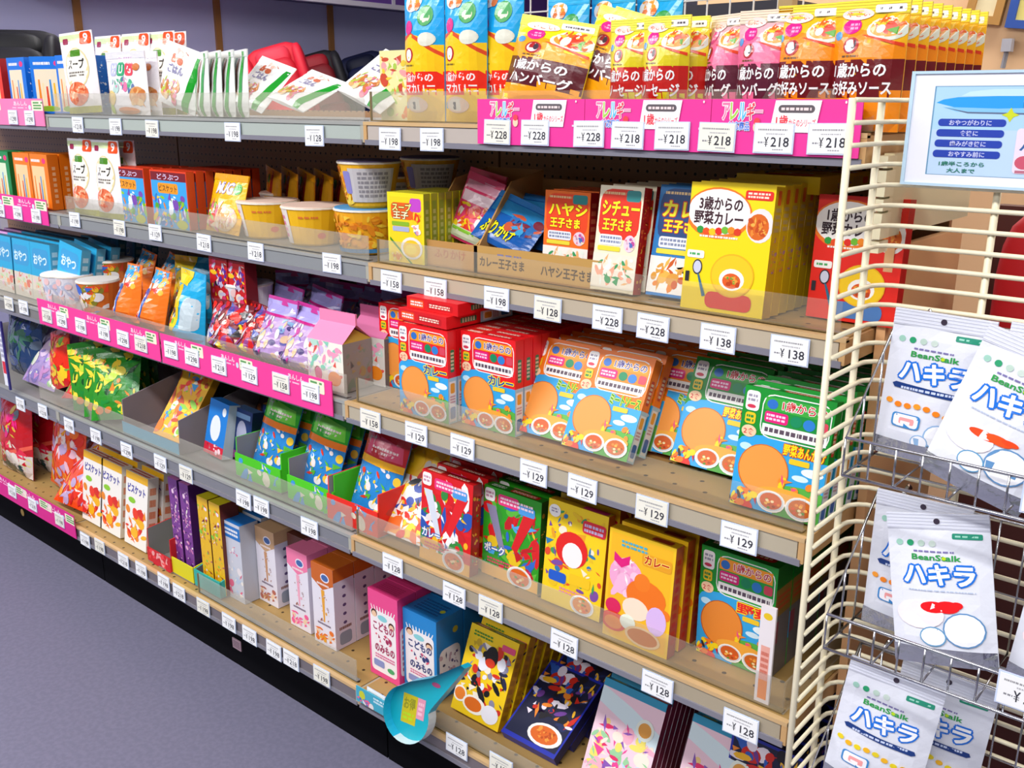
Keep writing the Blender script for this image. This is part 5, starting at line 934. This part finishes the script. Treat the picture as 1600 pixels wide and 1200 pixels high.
carton('pale_blue_sheet_box', .075, .2, .05, '#c9ccd8', simple(['#e8e0e4', '#b8c8e0', '#f0e8e0', '#e06a8a'], 3, '#1c72c0', n=10), None, None, {'t': '#1c6cb8', 'r': '#b8bcc8'})
st('drink_carton', 'pale_blue_sheet_box', 5, -0.539+.0, -.02, 'pale blue carton with a blue top beside the tan juice', 'carton', n=3, dy=.06)
st('juice_carton', 'tan_juice', 5, -.462, .02, 'tan topped juice carton on the bottom shelf', 'carton', n=3)
st('juice_carton', 'brown_juice', 5, -.372, .045, 'dark brown topped juice carton behind the pink one', 'carton', n=3)
st('juice_carton', 'pink_juice', 5, -.312, -.002, 'pink topped juice carton between the brown and orange ones', 'carton', n=4)
st('juice_carton', 'orange_juice', 5, -.215, -.01, 'orange brown topped juice carton at the end of the juices', 'carton', n=5)
st('drink_carton', 'pink_drink_carton', 5, -.028, -.012, 'bright pink drink carton next to the blue one', 'carton', n=4)
st('drink_carton', 'blue_drink_carton', 5, .062, .0, 'bright blue drink carton next to the pink one', 'carton', n=4)
st('knight_carton', 'yellow_knight_curry', 5, .192, .0, 'yellow edged knight curry carton on the bottom shelf', 'carton', n=9, lean=22, leanstep=0, dy=.032)
st('hero_carton', 'navy_hero_curry', 5, 0.322+.005, -.005, 'navy blue curry carton lying tilted back on the bottom shelf', 'carton', n=4, lean=62, dy=.05, leanstep=0)
st('idol_carton', 'pastel_idol_curry', 5, 0.495, .02, 'pastel pink and blue curry carton beside the navy ones', 'carton', n=9, lean=24, leanstep=0, dy=.0205)
st('idol_carton', 'pastel_idol_curry', 5, 0.634+.035, .03, 'pastel pink and blue curry carton toward the wire rack', 'carton', n=9, lean=24, leanstep=0, dy=.0205)
st('hero_carton', 'navy_hero_curry', 5, .745, .06, 'dark navy carton at the wire rack end of the bottom shelf', 'carton', n=6, lean=10, dy=.04)

# turquoise promotional sign curling off the bottom shelf
t = empty('turquoise_shelf_sign', (.14, -.1, .25), 'turquoise teardrop sign sticking out from the bottom shelf below the blue drink carton', 'shelf sign')
t.rotation_euler = (rad(-14), 0, rad(8)); t.scale = (1.0, 1, 1.0)
pts = []; cx, cz, r0 = .045, -.0, .053
for i in range(25): a_ = rad(112+i*(330-62)/24); pts.append((cx+r0*cos(a_), cz+r0*1.02*sin(a_)))
pts += [(.1, .03), (.155, .115), (.16, .125), (.15, .128), (.09, .085), (.045, .064)]
q = MB(); q.face([(x, 0, z) for x, z in pts], hx('#12a2b4')); q.face([(x, .002, z) for x, z in reversed(pts)], hx('#0f8a9a'))
a = Art(q, lambda u, v_, o: (u, -.0002-o, v_), wh=(1, 1)); a.eps = .00005
a.M = lambda u, v_, o: (u*.2-.02, -.0003-o, v_*.2-.07)
a.rect(.2, .22, .37, .5, '#c2b414'); a.rect(.37, .3, .46, .5, '#d890a8'); a.text('お得', .215, .35, .35, .47, '#8a8a1c', None, .03); a.bars(.22, .25, .35, .33, 2, '#a8d01c', 2); a.bars(.385, .33, .45, .47, 3, '#e8b8c8', 2); a.ell(.55, .68, .05, .022, '#b84a78')
q.obj('sign_face', PLAST, t)
q = MB(); n_ = len(pts)
for i in range(n_-1):
    (x0_, z0_), (x1_, z1_) = pts[i], pts[i+1]; low = i in range(12, 24)
    q.face([(x0_, -.022, z0_), (x1_, -.022, z1_), (x1_, .002, z1_), (x0_, .002, z0_)], hx('#dfe9ea' if low else '#20b8dc'))
x0_, z0_ = pts[-1]; x1_, z1_ = pts[0]; q.face([(x0_, -.022, z0_), (x1_, -.022, z1_), (x1_, .002, z1_), (x0_, .002, z0_)], hx('#20b8dc'))
q.obj('sign_rim', PLAST, t)
q = MB(); q.box(.05, -.0795, .188, .2, -.077, .222, hx('#3fa8c4')); a = Art(q, lambda u, v_, o: (.05+.15*u, -.0796-o, .188+.034*v_), wh=(.15, .034)); a.ell(.12, .55, .06, .3, '#c8cc2a'); a.bars(.35, .5, .85, .9, 2, '#d8ecf4', 4); a.confetti(.02, .05, .3, .3, 5, ['#e8608a', '#e8e0e0', '#3a7ac0'], 3, (.02, .06))
o = q.obj('cyan_shelf_strip', PLAST); o.location = (-.045, -.001, .0); tag(o, 'cyan printed strip on the bottom shelf edge behind the turquoise sign', 'shelf strip')

# ------------------------------------------------------------------ wire rack at the gondola end
RX = .93
t = empty('wire_net_panel', (RX, 0, 0), 'cream coated wire net panel bent around the end of the shelving', 'wire rack')
def arc(z): return [(0, -.12, z), (0, -.03, z)]+[(.03-.03*cos(rad(a_)), -.03+.03*sin(rad(a_)), z) for a_ in (22, 45, 68, 90)]+[(.75, .0, z)]
q = MB(); q.tube(arc(0), .0030, hx('#ece3c6')); wm = q.mesh('net_wire', CREAM, True)
for i in range(51): link('net_wire', wm, t).location = (0, 0, 1.354-.0237*i)
q = MB(); q.tube([(0, 0, .1), (0, 0, 1.356)], .0042, hx('#ece3c6')); vm = q.mesh('net_upright', CREAM, True)
for (x, y) in ((-.004, -.12), (-.004, -.036), (.12, .004), (.3, .004), (.5, .004), (.74, .004)): link('net_upright', vm, t).location = (x, y, 0)
def basket(z, label):
    t = empty('wire_basket', (.966, 0, z), label, 'wire basket', 'chrome wire baskets')
    W = .62; F = -.145; B = -.015; hf = .045; hb = .165; r = .0013
    def wire(nm, pts, rr=r): q = MB(); q.tube(pts, rr); return q.obj(nm, CHROME, t, True)
    wire('rim_wire', [(0, B, hb), (0, F, hf), (W, F, hf), (W, B, hb)], .002); wire('rim_wire', [(0, B, hb), (W, B, hb)], .002); wire('rim_wire', [(0, B, 0), (0, F, 0), (W, F, 0), (W, B, 0)], .002)
    wire('rim_wire', [(0, B, hb*.45), (W, B, hb*.45)])
    q = MB(); q.tube([(0, 0, 0), (0, 0, hf)], r); m1 = q.mesh('front_wire', CHROME, True); q = MB(); q.tube([(0, B, 0), (0, B, hb)], r); m2 = q.mesh('back_wire', CHROME, True)
    q = MB(); q.tube([(0, F, 0), (0, B, 0)], r); m3 = q.mesh('base_wire', CHROME, True)
    for i in range(22):
        x = .0285*i
        link('front_wire', m1, t).location = (x, F, 0); link('back_wire', m2, t).location = (x, 0, 0)
        if i % 2 == 0: link('base_wire', m3, t).location = (x, 0, 0)
    for y in (-.055, -.1): wire('side_wire', [(0, y, 0), (0, y, hf+(hb-hf)*(y-F)/(B-F))])
    for y in (-.05, -.1): wire('base_wire', [(0, y, 0), (W, y, 0)])
    wire('hook_wire', [(.03, B, hb), (.03, 0, hb+.008), (.03, .008, hb+.002)], .003)
basket(.944, 'chrome wire basket hooked highest on the cream net')
basket(.722, 'chrome wire basket hooked second on the cream net')
basket(.505, 'chrome wire basket hooked lowest on the cream net')
def tp(des, x, y, z, label, lean=0, roll=0, yaw=0, sc=1):
    me = MESH[des]; o = link('tooth_tablet_pouch', me[0][1])
    for pn, pm in me[1:]: link(pn, pm, o)
    o.location = (x, y, z); o.rotation_euler = (rad(-lean), rad(roll), rad(yaw)); o.scale = (sc, 1, sc); tag(o, label, 'pouch', 'white tooth tablet pouches')
tp('tooth_tablet_orange', 1.017+.004, -.05, .952, 'white tooth tablet pouch with orange dots standing at the back of the top basket', lean=5, roll=1)
tp('tooth_tablet_carrot', 1.094-.003, -.105, .95, 'white tooth tablet pouch with a carrot tilted in the top basket', lean=9, roll=15, yaw=-4)
tp('tooth_tablet_carrot', 1.133+.01, -.05, .952, 'white tooth tablet pouch behind the carrot one', lean=5, roll=2)
tp('tooth_tablet_orange', 1.039-.008, -.05, .728, 'white tooth tablet pouch at the back of the middle basket', lean=4, roll=-1)
tp('tooth_tablet_berry', 1.081+.012, -.105, .737, 'white tooth tablet pouch with a red berry tilted in the middle basket', lean=10, roll=-13, yaw=3)
tp('tooth_tablet_apple', 1.190+.016, -.08, .73, 'white tooth tablet pouch with a red apple at the picture edge', lean=5, roll=4)
tp('tooth_tablet_yogurt', 1.028-.006, -.1, .52, 'white tooth tablet pouch with yellow dots in the lowest basket', lean=4, roll=6, yaw=8)
tp('tooth_tablet_yogurt', 1.079-.006, -.045, .51, 'white tooth tablet pouch standing behind the yellow dotted one', lean=4, roll=4, yaw=6)
price_tag(1.182+.006, -.15, 0.755, '¥398', 'white price tag in violet holder on the middle wire basket', None).scale = (1.15, 1, 1.05)
price_tag(1.162+.022, -.15, 0.976, '¥398', 'white price tag in violet holder on the top wire basket', None).scale = (1.2, 1, 1.2)
for x, z, l in ((1.174+.038, 0.754, 'violet plastic tag rail clipped on the middle basket'), (1.152+.055, 0.975, 'violet plastic tag rail clipped on the top basket')):
    q = MB(); q.box(-.055, 0, -.02, .1, .0018, .02, hx('#4a3f86')); o = q.obj('tag_rail', PLAST); o.location = (x, -.1485, z); tag(o, l, 'tag rail')
# header poster
t = empty('dental_poster', (.953, -.012, 1.264), 'white framed blue poster with dark blue bars on top of the wire rack', 'poster')
W, H = .3, .118
q = MB(); q.box(0, -.002, 0, W, 0, H, hx('#e9ebf6')); a = Art(q, lambda u, v_, o: (u*W, -.0021-o, v_*H), wh=(W, H))
a.rect(.075, .08, .96, .89, '#5f92b8'); a.rect(.08, .085, .955, .883, '#b9d4f0'); a.rect(.08, .5, .955, .883, '#a8d0f2')
a.poly([(.085, .74), (.11, .77), (.16, .79), (.3, .8), (.95, .8), (.95, .72), (.3, .69), (.15, .7)], '#1c9ae6'); a.poly([(.11, .7), (.16, .66), (.3, .64), (.95, .64), (.95, .7), (.3, .69), (.15, .7)], '#7fc0ee'); a.poly([(.11, .7), (.2, .645), (.95, .62), (.95, .635), (.2, .66)], '#5a6a88'); a.poly([(.17, .8), (.2, .84), (.28, .86), (.95, .86), (.95, .8)], '#bfe0f6')
a.text('歯', .385, .68, .425, .79, '#d8204a', '#f0d0e0', .05, .05)
a.poly([(.335, .655), (.345, .7), (.355, .655), (.375, .635), (.355, .615), (.345, .57), (.335, .615), (.315, .635)], '#c8d41c')
for i, tx_ in enumerate(('おやつがわりに', '食後に', '歯みがき後に', 'おやすみ前に')):
    y = .53-.095*i; a.rrect(.1-.002*i, y, .335-.002*i, y+.066, '#1238a8', .45); w_ = .021*len(tx_); a.text(tx_, .217-w_/2-.004, y+.008, .217+w_/2-.004, y+.058, '#c9cdf0', None, .02)
a.text('1歳半ころから', .12, .165, .28, .21, '#2a7a6a', None, .03); a.text('大人まで', .15, .105, .25, .148, '#2a7a6a', None, .03)
a.rrect(.375, .12, .6, .52, '#e6d8e8', .08); a.text('ハキラ', .39, .32, .56, .42, '#2a5a98', None, .04); a.ell(.41, .22, .03, .06, '#c8506a'); a.rect(.385, .125, .59, .15, '#b86a80'); a.rrect(.64, .12, .83, .52, '#e6e0e8', .08)
q.obj('poster_sheet', MATTE, t)
for x0_, z0_, x1_, z1_ in ((-.004, -.003, 0, H+.003), (W, -.003, W+.004, H+.003), (0, -.003, W, 0), (0, H, W, H+.003)):
    q = MB(); q.box(x0_, -.004, z0_, x1_, .003, z1_, hx('#bcd8ec')); q.obj('clear_frame_edge', PLAST, t)
